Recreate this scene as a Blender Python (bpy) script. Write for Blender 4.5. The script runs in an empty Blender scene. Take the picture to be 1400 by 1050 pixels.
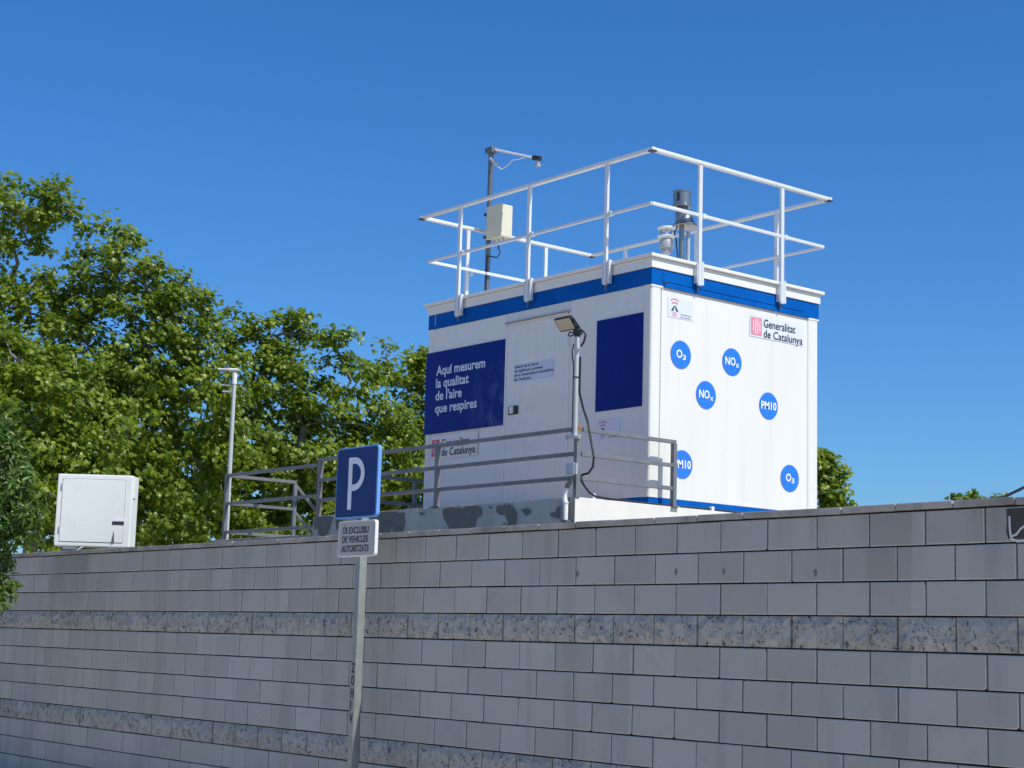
import bpy, bmesh, math, random
import numpy as np
from mathutils import Vector, Matrix, noise

random.seed(7)
rng = np.random.default_rng(11)
scene = bpy.context.scene
COL = scene.collection

# ------------------------------------------------------------------ camera
cam_d = bpy.data.cameras.new('camera')
cam = bpy.data.objects.new('camera', cam_d)
COL.objects.link(cam)
cam_d.sensor_fit = 'HORIZONTAL'
cam_d.sensor_width = 36.0
cam_d.lens = 59.17
cam_d.clip_start = 0.1
cam_d.clip_end = 3000.0
YAW, PITCH, ROLL = -0.8892, 0.1533, 0.0288
_F = Vector((math.sin(YAW)*math.cos(PITCH), math.cos(YAW)*math.cos(PITCH), math.sin(PITCH)))
_R0 = Vector((math.cos(YAW), -math.sin(YAW), 0.0))
_U0 = _R0.cross(_F)
_R = math.cos(ROLL)*_R0 + math.sin(ROLL)*_U0
_U = -math.sin(ROLL)*_R0 + math.cos(ROLL)*_U0
_m = Matrix((_R, _U, -_F)).transposed().to_4x4()
_m.translation = Vector((0, 0, 1.62))
cam.matrix_world = _m
scene.camera = cam

# ------------------------------------------------------------------ light
SUN_EL = math.radians(52.0)
SUN_AZ = math.radians(13.0)          # measured from +X towards +Y
sun_vec = Vector((math.cos(SUN_EL)*math.cos(SUN_AZ), math.cos(SUN_EL)*math.sin(SUN_AZ), math.sin(SUN_EL)))
sun_d = bpy.data.lights.new('sun', 'SUN')
sun_d.energy = 4.5
sun_d.angle = math.radians(0.53)
sun_d.color = (1.0, 0.965, 0.90)
sun = bpy.data.objects.new('sun', sun_d)
COL.objects.link(sun)
sun.rotation_euler = sun_vec.to_track_quat('Z', 'Y').to_euler()
sun.location = (20, 6, 30)

world = bpy.data.worlds.new("World")
scene.world = world
world.use_nodes = True
wn = world.node_tree.nodes
wl = world.node_tree.links
wn.clear()
sky = wn.new('ShaderNodeTexSky')
sky.sky_type = 'NISHITA'
sky.sun_disc = False
sky.sun_elevation = SUN_EL
sky.sun_rotation = math.pi/2 - SUN_AZ
sky.altitude = 50.0
sky.air_density = 1.0
sky.dust_density = 0.9
sky.ozone_density = 3.0
hsv = wn.new('ShaderNodeHueSaturation')
hsv.inputs['Saturation'].default_value = 1.25
hsv.inputs['Value'].default_value = 1.0
bg = wn.new('ShaderNodeBackground')
bg.inputs['Strength'].default_value = 0.11
wo = wn.new('ShaderNodeOutputWorld')
wl.new(sky.outputs[0], hsv.inputs['Color'])
tint = wn.new('ShaderNodeMix')
tint.data_type = 'RGBA'
tint.blend_type = 'MULTIPLY'
tint.inputs[0].default_value = 1.0
tint.inputs[7].default_value = (0.60, 0.945, 1.30, 1.0)
wl.new(hsv.outputs[0], tint.inputs[6])
wl.new(tint.outputs[2], bg.inputs['Color'])
wl.new(bg.outputs[0], wo.inputs['Surface'])

scene.view_settings.view_transform = 'Standard'
scene.view_settings.look = 'None'
scene.view_settings.exposure = 0.0
scene.view_settings.gamma = 1.0
scene.view_settings.use_curve_mapping = False

# ------------------------------------------------------------------ helpers
def link(o, parent=None):
    COL.objects.link(o)
    if parent is not None:
        o.parent = parent
        o.matrix_parent_inverse = Matrix.Identity(4)
        off = world_loc(parent)
        o.location = o.location - off if parent.rotation_euler.z == 0 else o.location
    return o

def world_loc(o):
    v = Vector(o.location)
    while o.parent is not None:
        o = o.parent
        v = v + Vector(o.location)
    return v

def thing(name, label, cat, loc=(0, 0, 0), group=None):
    o = bpy.data.objects.new(name, None)
    o.empty_display_size = 0.2
    o.location = loc
    COL.objects.link(o)
    o['label'] = label
    o['category'] = cat
    if group:
        o['group'] = group
    return o

def mesh_from(verts, faces, name):
    me = bpy.data.meshes.new(name)
    me.from_pydata([tuple(v) for v in verts], [], faces)
    me.update()
    return me

def add_obj(name, me, mat, parent=None, loc=(0, 0, 0), label=None, kind=None, smooth=False):
    if mat is not None and not me.materials:
        me.materials.append(mat)
    if smooth:
        me.polygons.foreach_set('use_smooth', [True]*len(me.polygons))
    o = bpy.data.objects.new(name, me)
    o.location = Vector(loc)
    link(o, parent)
    if label:
        o['label'] = label
    if kind:
        o['kind'] = kind
    return o

class MB:
    """collects geometry in world coordinates and links it as ONE mesh object"""
    def __init__(self):
        self.v = []
        self.f = []
    def add(self, vs, fs):
        n = len(self.v)
        self.v += [Vector(a) for a in vs]
        self.f += [tuple(i+n for i in f) for f in fs]
        return self
    def box(self, lo, hi, c=0.0):
        """box with chamfer c"""
        (x0, y0, z0), (x1, y1, z1) = lo, hi
        if c <= 0:
            vs = [(x, y, z) for x in (x0, x1) for y in (y0, y1) for z in (z0, z1)]
            return self.add(vs, [(0, 1, 3, 2), (4, 6, 7, 5), (0, 4, 5, 1), (2, 3, 7, 6), (0, 2, 6, 4), (1, 5, 7, 3)])
        bm = bmesh.new()
        bmesh.ops.create_cube(bm, size=1.0)
        for v in bm.verts:
            v.co = Vector(((x0+x1)/2+v.co.x*(x1-x0), (y0+y1)/2+v.co.y*(y1-y0), (z0+z1)/2+v.co.z*(z1-z0)))
        bmesh.ops.bevel(bm, geom=bm.edges[:]+bm.verts[:], offset=c, segments=2, affect='EDGES', profile=0.6)
        self.bm(bm)
        return self
    def bm(self, bm, M=None):
        bm.verts.ensure_lookup_table()
        idx = {v: i for i, v in enumerate(bm.verts)}
        vs = [(M @ v.co) if M else v.co.copy() for v in bm.verts]
        self.add(vs, [tuple(idx[v] for v in f.verts) for f in bm.faces])
        bm.free()
        return self
    def bar(self, p, q, w, h, up=(0, 0, 1), c=0.0):
        """rectangular bar from p to q, w sideways, h along up"""
        p, q = Vector(p), Vector(q)
        d = (q-p)
        L = d.length
        d.normalize()
        up = Vector(up)
        s = d.cross(up)
        if s.length < 1e-4:
            s = d.cross(Vector((1, 0, 0)))
        s.normalize()
        u = s.cross(d)
        M = Matrix((d, s, u)).transposed().to_4x4()
        M.translation = (p+q)/2
        tmp = MB()
        tmp.box((-L/2, -w/2, -h/2), (L/2, w/2, h/2), c)
        self.add([M @ v for v in tmp.v], tmp.f)
        return self
    def tube(self, pts, r, n=10, caps=True):
        pts = [Vector(p) for p in pts]
        rr = r if isinstance(r, (list, tuple)) else [r]*len(pts)
        rings = []
        t0 = (pts[1]-pts[0]).normalized()
        ref = t0.orthogonal().normalized()
        for i, p in enumerate(pts):
            a = pts[max(0, i-1)]
            b = pts[min(len(pts)-1, i+1)]
            t = (b-a).normalized()
            ref = (ref - t*ref.dot(t))
            if ref.length < 1e-5:
                ref = t.orthogonal()
            ref.normalize()
            s = t.cross(ref)
            rings.append([p + (ref*math.cos(2*math.pi*k/n)+s*math.sin(2*math.pi*k/n))*rr[i] for k in range(n)])
        vs = [v for r_ in rings for v in r_]
        fs = []
        for i in range(len(pts)-1):
            for k in range(n):
                fs.append((i*n+k, i*n+(k+1) % n, (i+1)*n+(k+1) % n, (i+1)*n+k))
        if caps:
            fs.append(tuple(range(n-1, -1, -1)))
            fs.append(tuple((len(pts)-1)*n+k for k in range(n)))
        return self.add(vs, fs)
    def lathe(self, prof, origin, n=24):
        """prof: list of (r, z) around a vertical axis"""
        o = Vector(origin)
        vs, fs = [], []
        for r, z in prof:
            for k in range(n):
                a = 2*math.pi*k/n
                vs.append(o+Vector((r*math.cos(a), r*math.sin(a), z)))
        for i in range(len(prof)-1):
            for k in range(n):
                fs.append((i*n+k, i*n+(k+1) % n, (i+1)*n+(k+1) % n, (i+1)*n+k))
        fs.append(tuple(range(n-1, -1, -1)))
        fs.append(tuple((len(prof)-1)*n+k for k in range(n)))
        return self.add(vs, fs)
    def poly(self, pts):
        return self.add(pts, [tuple(range(len(pts)))])
    def build(self, name, mat, parent=None, label=None, kind=None, smooth=None):
        base = world_loc(parent) if parent is not None else Vector((0, 0, 0))
        me = bpy.data.meshes.new(name)
        me.from_pydata([tuple(v-base) for v in self.v], [], self.f)
        me.materials.append(mat)
        bm = bmesh.new()
        bm.from_mesh(me)
        bmesh.ops.recalc_face_normals(bm, faces=bm.faces[:])
        bm.to_mesh(me)
        bm.free()
        if smooth:
            me.polygons.foreach_set('use_smooth', [True]*len(me.polygons))
            me.set_sharp_from_angle(angle=math.radians(smooth))
        me.update()
        o = bpy.data.objects.new(name, me)
        COL.objects.link(o)
        if parent is not None:
            o.parent = parent
        if label:
            o['label'] = label
        if kind:
            o['kind'] = kind
        return o

def tag(o, label, cat, group=None):
    o['label'] = label
    o['category'] = cat
    if group:
        o['group'] = group
    return o

# ------------------------------------------------------------------ materials
def new_mat(name):
    m = bpy.data.materials.new(name)
    m.use_nodes = True
    nt = m.node_tree
    nt.nodes.clear()
    out = nt.nodes.new('ShaderNodeOutputMaterial')
    bs = nt.nodes.new('ShaderNodeBsdfPrincipled')
    nt.links.new(bs.outputs[0], out.inputs['Surface'])
    return m, nt, bs, out

def N(nt, t, **kw):
    n = nt.nodes.new(t)
    for k, v in kw.items():
        if k in n.inputs:
            n.inputs[k].default_value = v
        else:
            setattr(n, k, v)
    return n

def mixc(nt, fac, a, b, blend='MIX'):
    n = nt.nodes.new('ShaderNodeMix')
    n.data_type = 'RGBA'
    n.blend_type = blend
    for sock, val in ((n.inputs[0], fac), (n.inputs[6], a), (n.inputs[7], b)):
        if hasattr(val, 'links'):
            nt.links.new(val, sock)
        elif isinstance(val, (int, float)):
            sock.default_value = val
        else:
            sock.default_value = (*val, 1.0) if len(val) == 3 else val
    return n.outputs[2]

def ramp(nt, src, p0, p1, c0=0.0, c1=1.0):
    n = nt.nodes.new('ShaderNodeMapRange')
    nt.links.new(src, n.inputs[0])
    n.inputs[1].default_value = p0
    n.inputs[2].default_value = p1
    n.inputs[3].default_value = c0
    n.inputs[4].default_value = c1
    n.clamp = True
    return n.outputs[0]

def math_n(nt, op, a, b=0.0):
    n = nt.nodes.new('ShaderNodeMath')
    n.operation = op
    for s, v in ((n.inputs[0], a), (n.inputs[1], b)):
        if hasattr(v, 'links'):
            nt.links.new(v, s)
        else:
            s.default_value = v
    return n.outputs[0]

def wpos(nt, scale=(1, 1, 1), loc=(0, 0, 0)):
    g = nt.nodes.new('ShaderNodeNewGeometry')
    mp = nt.nodes.new('ShaderNodeMapping')
    mp.inputs['Scale'].default_value = scale
    mp.inputs['Location'].default_value = loc
    nt.links.new(g.outputs['Position'], mp.inputs['Vector'])
    return mp.outputs[0]

def noise_n(nt, vec, scale, detail=4.0, rough=0.55, dist=0.0):
    n = nt.nodes.new('ShaderNodeTexNoise')
    n.inputs['Scale'].default_value = scale
    n.inputs['Detail'].default_value = detail
    n.inputs['Roughness'].default_value = rough
    n.inputs['Distortion'].default_value = dist
    nt.links.new(vec, n.inputs['Vector'])
    return n.outputs['Fac']

def bump(nt, bs, h, strength=0.3, dist=0.01):
    b = nt.nodes.new('ShaderNodeBump')
    b.inputs['Strength'].default_value = strength
    b.inputs['Distance'].default_value = dist
    nt.links.new(h, b.inputs['Height'])
    nt.links.new(b.outputs[0], bs.inputs['Normal'])

def paint(name, col, rough=0.45, metal=0.0, var=0.12, dirt=None, dirt_amt=0.35, scale=3.0, spec=0.5, bumpy=0.0, streak=False):
    m, nt, bs, out = new_mat(name)
    v = wpos(nt, (1, 1, 0.25) if streak else (1, 1, 1))
    n1 = noise_n(nt, v, scale, 5.0, 0.6)
    n2 = noise_n(nt, wpos(nt), scale*9, 4.0, 0.6)
    c = mixc(nt, ramp(nt, n1, 0.35, 0.65), [x*(1-var) for x in col], [min(1, x*(1+var*0.6)) for x in col])
    if dirt:
        f = math_n(nt, 'MULTIPLY', ramp(nt, n1, 0.48, 0.68), ramp(nt, n2, 0.35, 0.65))
        f = math_n(nt, 'MULTIPLY', f, dirt_amt)
        c = mixc(nt, f, c, dirt)
    if streak:                        # faint rain runs
        n3 = noise_n(nt, wpos(nt, (5, 5, 0.22), (1, 3, 0)), 2.2, 4.0, 0.55)
        c = mixc(nt, ramp(nt, n3, 0.54, 0.70, 0.0, 0.22), c, [x*0.74 for x in col])
    nt.links.new(c, bs.inputs['Base Color'])
    nt.links.new(ramp(nt, n2, 0.3, 0.7, max(0.05, rough-0.08), rough+0.1), bs.inputs['Roughness'])
    bs.inputs['Metallic'].default_value = metal
    bs.inputs['Specular IOR Level'].default_value = spec
    if streak:
        bump(nt, bs, n1, 0.12, 0.02)
    if bumpy:
        bump(nt, bs, n2, bumpy, 0.004)
    return m

def block_mat(name, rough_face=False):
    m, nt, bs, out = new_mat(name)
    oi = nt.nodes.new('ShaderNodeObjectInfo')
    gm = nt.nodes.new('ShaderNodeNewGeometry')
    rnd = math_n(nt, 'FRACT', math_n(nt, 'ADD', oi.outputs['Random'], gm.outputs['Random Per Island']))
    big = noise_n(nt, wpos(nt, (0.7, 1, 0.35)), 1.1, 4.0, 0.6)
    streak = noise_n(nt, wpos(nt, (2.2, 1, 0.18), (3.1, 0, 0)), 1.6, 5.0, 0.55, 0.4)
    blot = noise_n(nt, wpos(nt, (1, 1, 1), (7, 2, 1)), 4.5, 6.0, 0.65, 0.3)
    grain = noise_n(nt, wpos(nt), 160, 3.0, 0.7)
    sand = noise_n(nt, wpos(nt), 420, 2.0, 0.7)
    c = mixc(nt, rnd, (0.385, 0.378, 0.340), (0.480, 0.472, 0.425))
    c = mixc(nt, ramp(nt, big, 0.35, 0.65, 0.0, 0.35), c, (0.355, 0.34, 0.305))
    c = mixc(nt, ramp(nt, streak, 0.55, 0.60, 0.0, 0.26), c, (0.25, 0.24, 0.225))
    c = mixc(nt, ramp(nt, blot, 0.56, 0.74, 0.0, 0.38), c, (0.28, 0.26, 0.24))
    c = mixc(nt, ramp(nt, blot, 0.44, 0.30, 0.0, 0.30), c, (0.47, 0.46, 0.43))
    c = mixc(nt, ramp(nt, grain, 0.35, 0.70, 0.0, 0.28), c, (0.25, 0.24, 0.225))
    # rain-washed dirt along the top of the wall
    sx = nt.nodes.new('ShaderNodeSeparateXYZ')
    nt.links.new(gm.outputs['Position'], sx.inputs[0])
    topf = math_n(nt, 'MULTIPLY', ramp(nt, sx.outputs['Z'], 1.9, 2.45), ramp(nt, streak, 0.40, 0.60, 0.0, 0.36))
    xf = ramp(nt, sx.outputs['X'], -10.5, -7.0, 0.25, 1.0)
    c = mixc(nt, math_n(nt, 'MULTIPLY', topf, xf), c, (0.17, 0.155, 0.145))
    if rough_face:
        c = mixc(nt, 0.12, c, (0.50, 0.48, 0.43))
        v1 = nt.nodes.new('ShaderNodeTexVoronoi')
        v1.inputs['Scale'].default_value = 22
        dv = noise_n(nt, wpos(nt, (1, 1, 1)), 14, 7.0, 0.72, 0.9)
        pit = noise_n(nt, wpos(nt, (1, 1, 1), (2, 5, 9)), 24, 3.0, 0.62, 1.2)
        pit2 = noise_n(nt, wpos(nt, (1, 1, 1), (4, 1, 3)), 55, 4.0, 0.7, 0.8)
        c = mixc(nt, ramp(nt, dv, 0.46, 0.58, 0.0, 0.55), c, (0.24, 0.23, 0.215))
        c = mixc(nt, ramp(nt, dv, 0.44, 0.34, 0.0, 0.35), c, (0.48, 0.475, 0.44))
        c = mixc(nt, math_n(nt, 'MULTIPLY', ramp(nt, pit, 0.565, 0.62), ramp(nt, dv, 0.40, 0.55, 0.35, 1.0)), c, (0.085, 0.08, 0.08))
        h = math_n(nt, 'ADD', math_n(nt, 'MULTIPLY', dv, 1.2), math_n(nt, 'ADD', math_n(nt, 'MULTIPLY', pit, -0.9), pit2))
        bump(nt, bs, h, 0.38, 0.012)
    else:
        h = math_n(nt, 'ADD', grain, math_n(nt, 'MULTIPLY', sand, 0.6))
        bump(nt, bs, h, 0.35, 0.003)
    nt.links.new(c, bs.inputs['Base Color'])
    bs.inputs['Roughness'].default_value = 0.93
    bs.inputs['Specular IOR Level'].default_value = 0.25
    return m

def concrete(name, col, dark, scale=2.5, amt=0.5, rough=0.9):
    m, nt, bs, out = new_mat(name)
    a = noise_n(nt, wpos(nt), scale, 7.0, 0.62, 0.4)
    b = noise_n(nt, wpos(nt, (1, 1, 0.3)), scale*3.1, 5.0, 0.6, 0.2)
    g = noise_n(nt, wpos(nt), 120, 3.0, 0.7)
    c = mixc(nt, ramp(nt, a, 0.45, 0.70, 0.0, amt), col, dark)
    c = mixc(nt, ramp(nt, b, 0.52, 0.74, 0.0, amt*0.8), c, dark)
    c = mixc(nt, ramp(nt, g, 0.4, 0.75, 0.0, 0.2), c, dark)
    nt.links.new(c, bs.inputs['Base Color'])
    bs.inputs['Roughness'].default_value = rough
    bump(nt, bs, math_n(nt, 'ADD', a, g), 0.35, 0.006)
    return m

def leaf_mat(name, ca, cb, cc, trans=0.35):
    m, nt, bs, out = new_mat(name)
    gm = nt.nodes.new('ShaderNodeNewGeometry')
    r = gm.outputs['Random Per Island']
    big = noise_n(nt, wpos(nt), 0.55, 3.0, 0.5)
    c = mixc(nt, ramp(nt, r, 0.0, 0.75), ca, cb)
    c = mixc(nt, ramp(nt, r, 0.68, 1.0, 0.0, 0.85), c, cc)
    c = mixc(nt, ramp(nt, big, 0.4, 0.62, 0.0, 0.45), c, ca)
    nt.links.new(c, bs.inputs['Base Color'])
    bs.inputs['Roughness'].default_value = 0.36
    bs.inputs['Specular IOR Level'].default_value = 0.40
    tr = nt.nodes.new('ShaderNodeBsdfTranslucent')
    tc = mixc(nt, 1.0, c, (1.35, 1.5, 0.45), 'MULTIPLY')
    nt.links.new(tc, tr.inputs['Color'])
    mx = nt.nodes.new('ShaderNodeMixShader')
    mx.inputs[0].default_value = trans
    nt.links.new(bs.outputs[0], mx.inputs[1])
    nt.links.new(tr.outputs[0], mx.inputs[2])
    nt.links.new(mx.outputs[0], out.inputs['Surface'])
    return m

M = {}
M['block'] = block_mat('smooth_concrete_block')
M['split'] = block_mat('split_face_block', True)
M['mortar'] = concrete('dark_joint', (0.035, 0.033, 0.032), (0.02, 0.02, 0.02))
M['coping'] = concrete('coping_concrete', (0.42, 0.395, 0.35), (0.15, 0.138, 0.125), 1.6, 0.85)
M['bag'] = concrete('bluish_grey_paint', (0.47, 0.49, 0.445), (0.31, 0.325, 0.295), 3.5, 0.65, 0.8)
M['bare'] = concrete('bare_render', (0.17, 0.18, 0.16), (0.11, 0.12, 0.105), 9.0, 0.6)
M['rim'] = concrete('lifted_undercoat', (0.46, 0.48, 0.45), (0.30, 0.31, 0.29), 14, 0.6)
M['cream'] = concrete('cream_concrete', (0.80, 0.765, 0.68), (0.52, 0.49, 0.42), 2.6, 0.34)
M['tile'] = concrete('terracotta_tile', (0.62, 0.38, 0.29), (0.42, 0.24, 0.18), 4, 0.5)
M['asphalt'] = concrete('pale_street_paving', (0.60, 0.51, 0.40), (0.46, 0.39, 0.30), 2, 0.4)
M['yard'] = concrete('dry_yard_soil', (0.40, 0.34, 0.26), (0.26, 0.22, 0.16), 1.2, 0.5)
M['white'] = paint('white_panel_paint', (0.785, 0.770, 0.700), 0.38, 0, 0.035, (0.62, 0.60, 0.54), 0.45, 1.1, streak=True)
M['white_trim'] = paint('white_trim_paint', (0.80, 0.79, 0.74), 0.40, 0, 0.04, (0.5, 0.5, 0.47), 0.4, 5)
M['blue_band'] = paint('blue_beam_paint', (0.001, 0.100, 0.40), 0.5, 0, 0.10, (0.01, 0.15, 0.42), 0.3, 4, spec=0.05)
M['navy'] = paint('navy_sign_film', (0.001, 0.013, 0.185), 0.32, 0, 0.06, None, 0.3, 3, spec=0.16)
M['navy_reflect'] = None
M['dot_blue'] = paint('bright_blue_film', (0.022, 0.190, 0.82), 0.35, 0, 0.03)
M['white_ink'] = paint('white_film', (0.86, 0.87, 0.87), 0.45, 0, 0.01)
M['pale_ink'] = paint('pale_blue_film', (0.62, 0.68, 0.78), 0.45, 0, 0.03)
M['dark_ink'] = paint('charcoal_film', (0.035, 0.038, 0.045), 0.5, 0, 0.02)
M['red_ink'] = paint('red_film', (0.70, 0.06, 0.10), 0.45, 0, 0.05)
M['pink_ink'] = paint('faded_red_film', (0.80, 0.25, 0.32), 0.5, 0, 0.05)
M['green_ink'] = paint('dark_green_film', (0.02, 0.07, 0.06), 0.5, 0, 0.05)
M['sticker'] = paint('lavender_sticker', (0.70, 0.73, 0.80), 0.42, 0, 0.03)
M['alu'] = paint('pale_aluminium', (0.78, 0.78, 0.76), 0.42, 0.25, 0.06, (0.55, 0.54, 0.50), 0.3, 5)
M['galv'] = paint('galvanised_steel', (0.50, 0.52, 0.53), 0.45, 0.45, 0.16, (0.30, 0.30, 0.29), 0.4, 8)
M['galv_dark'] = paint('dark_galvanised_steel', (0.19, 0.20, 0.21), 0.42, 0.65, 0.15, (0.10, 0.10, 0.10), 0.4, 8)
M['rail'] = paint('weathered_galvanised_rail', (0.19, 0.20, 0.205), 0.5, 0.2, 0.14, (0.26, 0.26, 0.26), 0.4, 7)
M['steel'] = paint('brushed_stainless', (0.36, 0.35, 0.31), 0.30, 0.9, 0.10, None, 0.3, 9)
M['rust'] = paint('rusty_steel', (0.38, 0.14, 0.03), 0.75, 0.1, 0.3, (0.2, 0.07, 0.02), 0.6, 20)
M['black'] = paint('black_plastic', (0.018, 0.018, 0.020), 0.45, 0, 0.1)
M['grey_plastic'] = paint('grey_plastic', (0.42, 0.42, 0.43), 0.5, 0, 0.06)
M['white_plastic'] = paint('white_plastic', (0.78, 0.79, 0.77), 0.42, 0, 0.04, (0.5, 0.5, 0.46), 0.3, 9)
M['beige'] = paint('beige_enclosure', (0.66, 0.62, 0.45), 0.5, 0, 0.04)
M['led'] = paint('floodlight_diffuser', (0.52, 0.47, 0.36), 0.2, 0, 0.12, None, 0.3, 14)
M['cab'] = paint('cabinet_white_paint', (0.86, 0.865, 0.80), 0.40, 0, 0.02, (0.60, 0.61, 0.58), 0.35, 3)
M['sign_blue'] = paint('sign_blue', (0.007, 0.030, 0.150), 0.42, 0, 0.06, (0.012, 0.045, 0.17), 0.3, 4, spec=0.2)
M['sign_edge'] = paint('sign_edge_blue', (0.16, 0.34, 0.72), 0.35, 0.1, 0.04)
M['plate'] = paint('warm_grey_sign_plate', (0.40, 0.385, 0.365), 0.5, 0.0, 0.05)
M['lamp'] = paint('lamp_post_paint', (0.50, 0.52, 0.50), 0.48, 0.1, 0.1)
M['post'] = paint('sign_post_steel', (0.26, 0.28, 0.26), 0.5, 0.2, 0.12, (0.3, 0.3, 0.28), 0.4, 9)
M['tar'] = paint('black_brown_paint', (0.055, 0.050, 0.046), 0.8, 0, 0.2, None, 0, 12)
M['chalk'] = paint('chalky_white_paint', (0.62, 0.61, 0.60), 0.85, 0, 0.08)
M['bark'] = concrete('plane_bark', (0.26, 0.23, 0.17), (0.10, 0.085, 0.06), 5, 0.7)
M['leaf'] = leaf_mat('plane_leaf', (0.095, 0.150, 0.010), (0.215, 0.285, 0.013), (0.36, 0.41, 0.060), 0.43)
M['leaf_near'] = leaf_mat('narrow_leaf', (0.060, 0.120, 0.020), (0.120, 0.200, 0.030), (0.20, 0.27, 0.05), 0.36)

def navy_reflection():
    """navy film with a pale, hazy reflection painted into one corner"""
    m, nt, bs, out = new_mat('navy_film_painted_reflection')
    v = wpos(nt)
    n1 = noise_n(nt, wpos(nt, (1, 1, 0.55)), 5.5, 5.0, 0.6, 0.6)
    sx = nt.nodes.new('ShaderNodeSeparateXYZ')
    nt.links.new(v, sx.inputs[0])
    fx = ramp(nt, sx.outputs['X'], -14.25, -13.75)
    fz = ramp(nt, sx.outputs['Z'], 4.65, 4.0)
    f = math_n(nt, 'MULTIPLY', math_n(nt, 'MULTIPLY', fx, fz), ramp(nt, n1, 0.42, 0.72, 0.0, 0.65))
    c = mixc(nt, f, (0.001, 0.013, 0.185), (0.15, 0.20, 0.42))  # pale streaks in the colour stand in for a cloudy reflection
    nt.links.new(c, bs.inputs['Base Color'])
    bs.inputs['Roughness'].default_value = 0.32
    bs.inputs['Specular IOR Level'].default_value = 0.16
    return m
M['navy_reflect'] = navy_reflection()

# ------------------------------------------------------------------ flat lettering
_tm = {}
def glyph_mesh(s, bold):
    cu = bpy.data.curves.new('lettering', 'FONT')
    cu.body = s
    cu.size = 1.0
    cu.offset = bold
    cu.resolution_u = 3
    ob = bpy.data.objects.new('lettering_source', cu)
    COL.objects.link(ob)
    dg = bpy.context.evaluated_depsgraph_get()
    me = bpy.data.meshes.new_from_object(ob.evaluated_get(dg))
    vs = [v.co.copy() for v in me.vertices]
    fs = [tuple(p.vertices) for p in me.polygons]
    bpy.data.objects.remove(ob)
    bpy.data.curves.remove(cu)
    bpy.data.meshes.remove(me)
    return vs, fs

def capH():
    if 'c' not in _tm:
        vs, _ = glyph_mesh('H', 0.0)
        _tm['c'] = max(v.y for v in vs)-min(v.y for v in vs)
    return _tm['c']

def text_line(s_, origin, right, up, width, cap, bold, mat, parent):
    text_into(MB_NEW(), s_, origin, right, up, width, cap, bold).build('lettering', mat, parent)

def MB_NEW():
    return MB()

def text_into(mb, s, origin, right, up, width, cap, bold=0.012, sx=None):
    """append lettering: baseline-left at origin, fitted to width and cap height"""
    vs, fs = glyph_mesh(s, bold)
    x0 = min(v.x for v in vs)
    x1 = max(v.x for v in vs)
    kx = width/(x1-x0)
    ky = cap/capH()
    o, r, u = Vector(origin), Vector(right), Vector(up)
    mb.add([o + r*((v.x-x0)*kx) + u*(v.y*ky) for v in vs], fs)
    return mb

def strip(mb, pts, w, conv):
    """flat stroke of width w along 2-D pts, conv maps 2-D to 3-D"""
    pts = [Vector(p) for p in pts]
    L, Rr = [], []
    for i, p in enumerate(pts):
        a = pts[max(0, i-1)]
        b = pts[min(len(pts)-1, i+1)]
        t = (b-a)
        n = Vector((-t.y, t.x)).normalized()
        k = 1.0
        if 0 < i < len(pts)-1:
            t1 = (p-pts[i-1]).normalized()
            n1 = Vector((-t1.y, t1.x))
            k = 1.0/max(0.5, n.dot(n1))
        L.append(conv(p+n*w/2*k))
        Rr.append(conv(p-n*w/2*k))
    n = len(pts)
    mb.add(L+Rr, [(i, i+1, n+i+1, n+i) for i in range(n-1)])
    return mb

def rrect(x0, x1, z0, z1, r, n=5):
    out = []
    for cx, cz, a0 in ((x1-r, z1-r, 0), (x0+r, z1-r, 90), (x0+r, z0+r, 180), (x1-r, z0+r, 270)):
        for k in range(n+1):
            a = math.radians(a0+90*k/n)
            out.append((cx+r*math.cos(a), cz+r*math.sin(a)))
    return out

def plate_xz(mb, outline, y0, y1):
    """prism with outline in X-Z from y0 (front) to y1 (back)"""
    n = len(outline)
    vs = [(x, y0, z) for x, z in outline]+[(x, y1, z) for x, z in outline]
    fs = [tuple(range(n)), tuple(range(2*n-1, n-1, -1))]+[(i, (i+1) % n, n+(i+1) % n, n+i) for i in range(n)]
    return mb.add(vs, fs)

# ================================================================== SETTING
def ground():
    b = MB()
    b.poly([(-900, -900, 0), (900, -900, 0), (900, 8.0, 0), (-900, 8.0, 0)])
    o = b.build('street_ground', M['asphalt'], kind='structure')
    b = MB()
    nx, ny = 40, 30
    b.poly([(-900, 8.08, 1.6), (900, 8.08, 1.6), (900, 900, 1.6), (-900, 900, 1.6)])
    b.build('raised_yard', M['yard'], kind='structure')
ground()

# ------------------------------------------------------------------ block wall
WY = 7.889          # face of the wall
Z0 = 2.441          # underside of the coping
X0 = -5.952
wall = thing('block_wall', 'long grey concrete block wall with two rough split-face courses below the container', 'wall', (-12, WY, 0))

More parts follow.
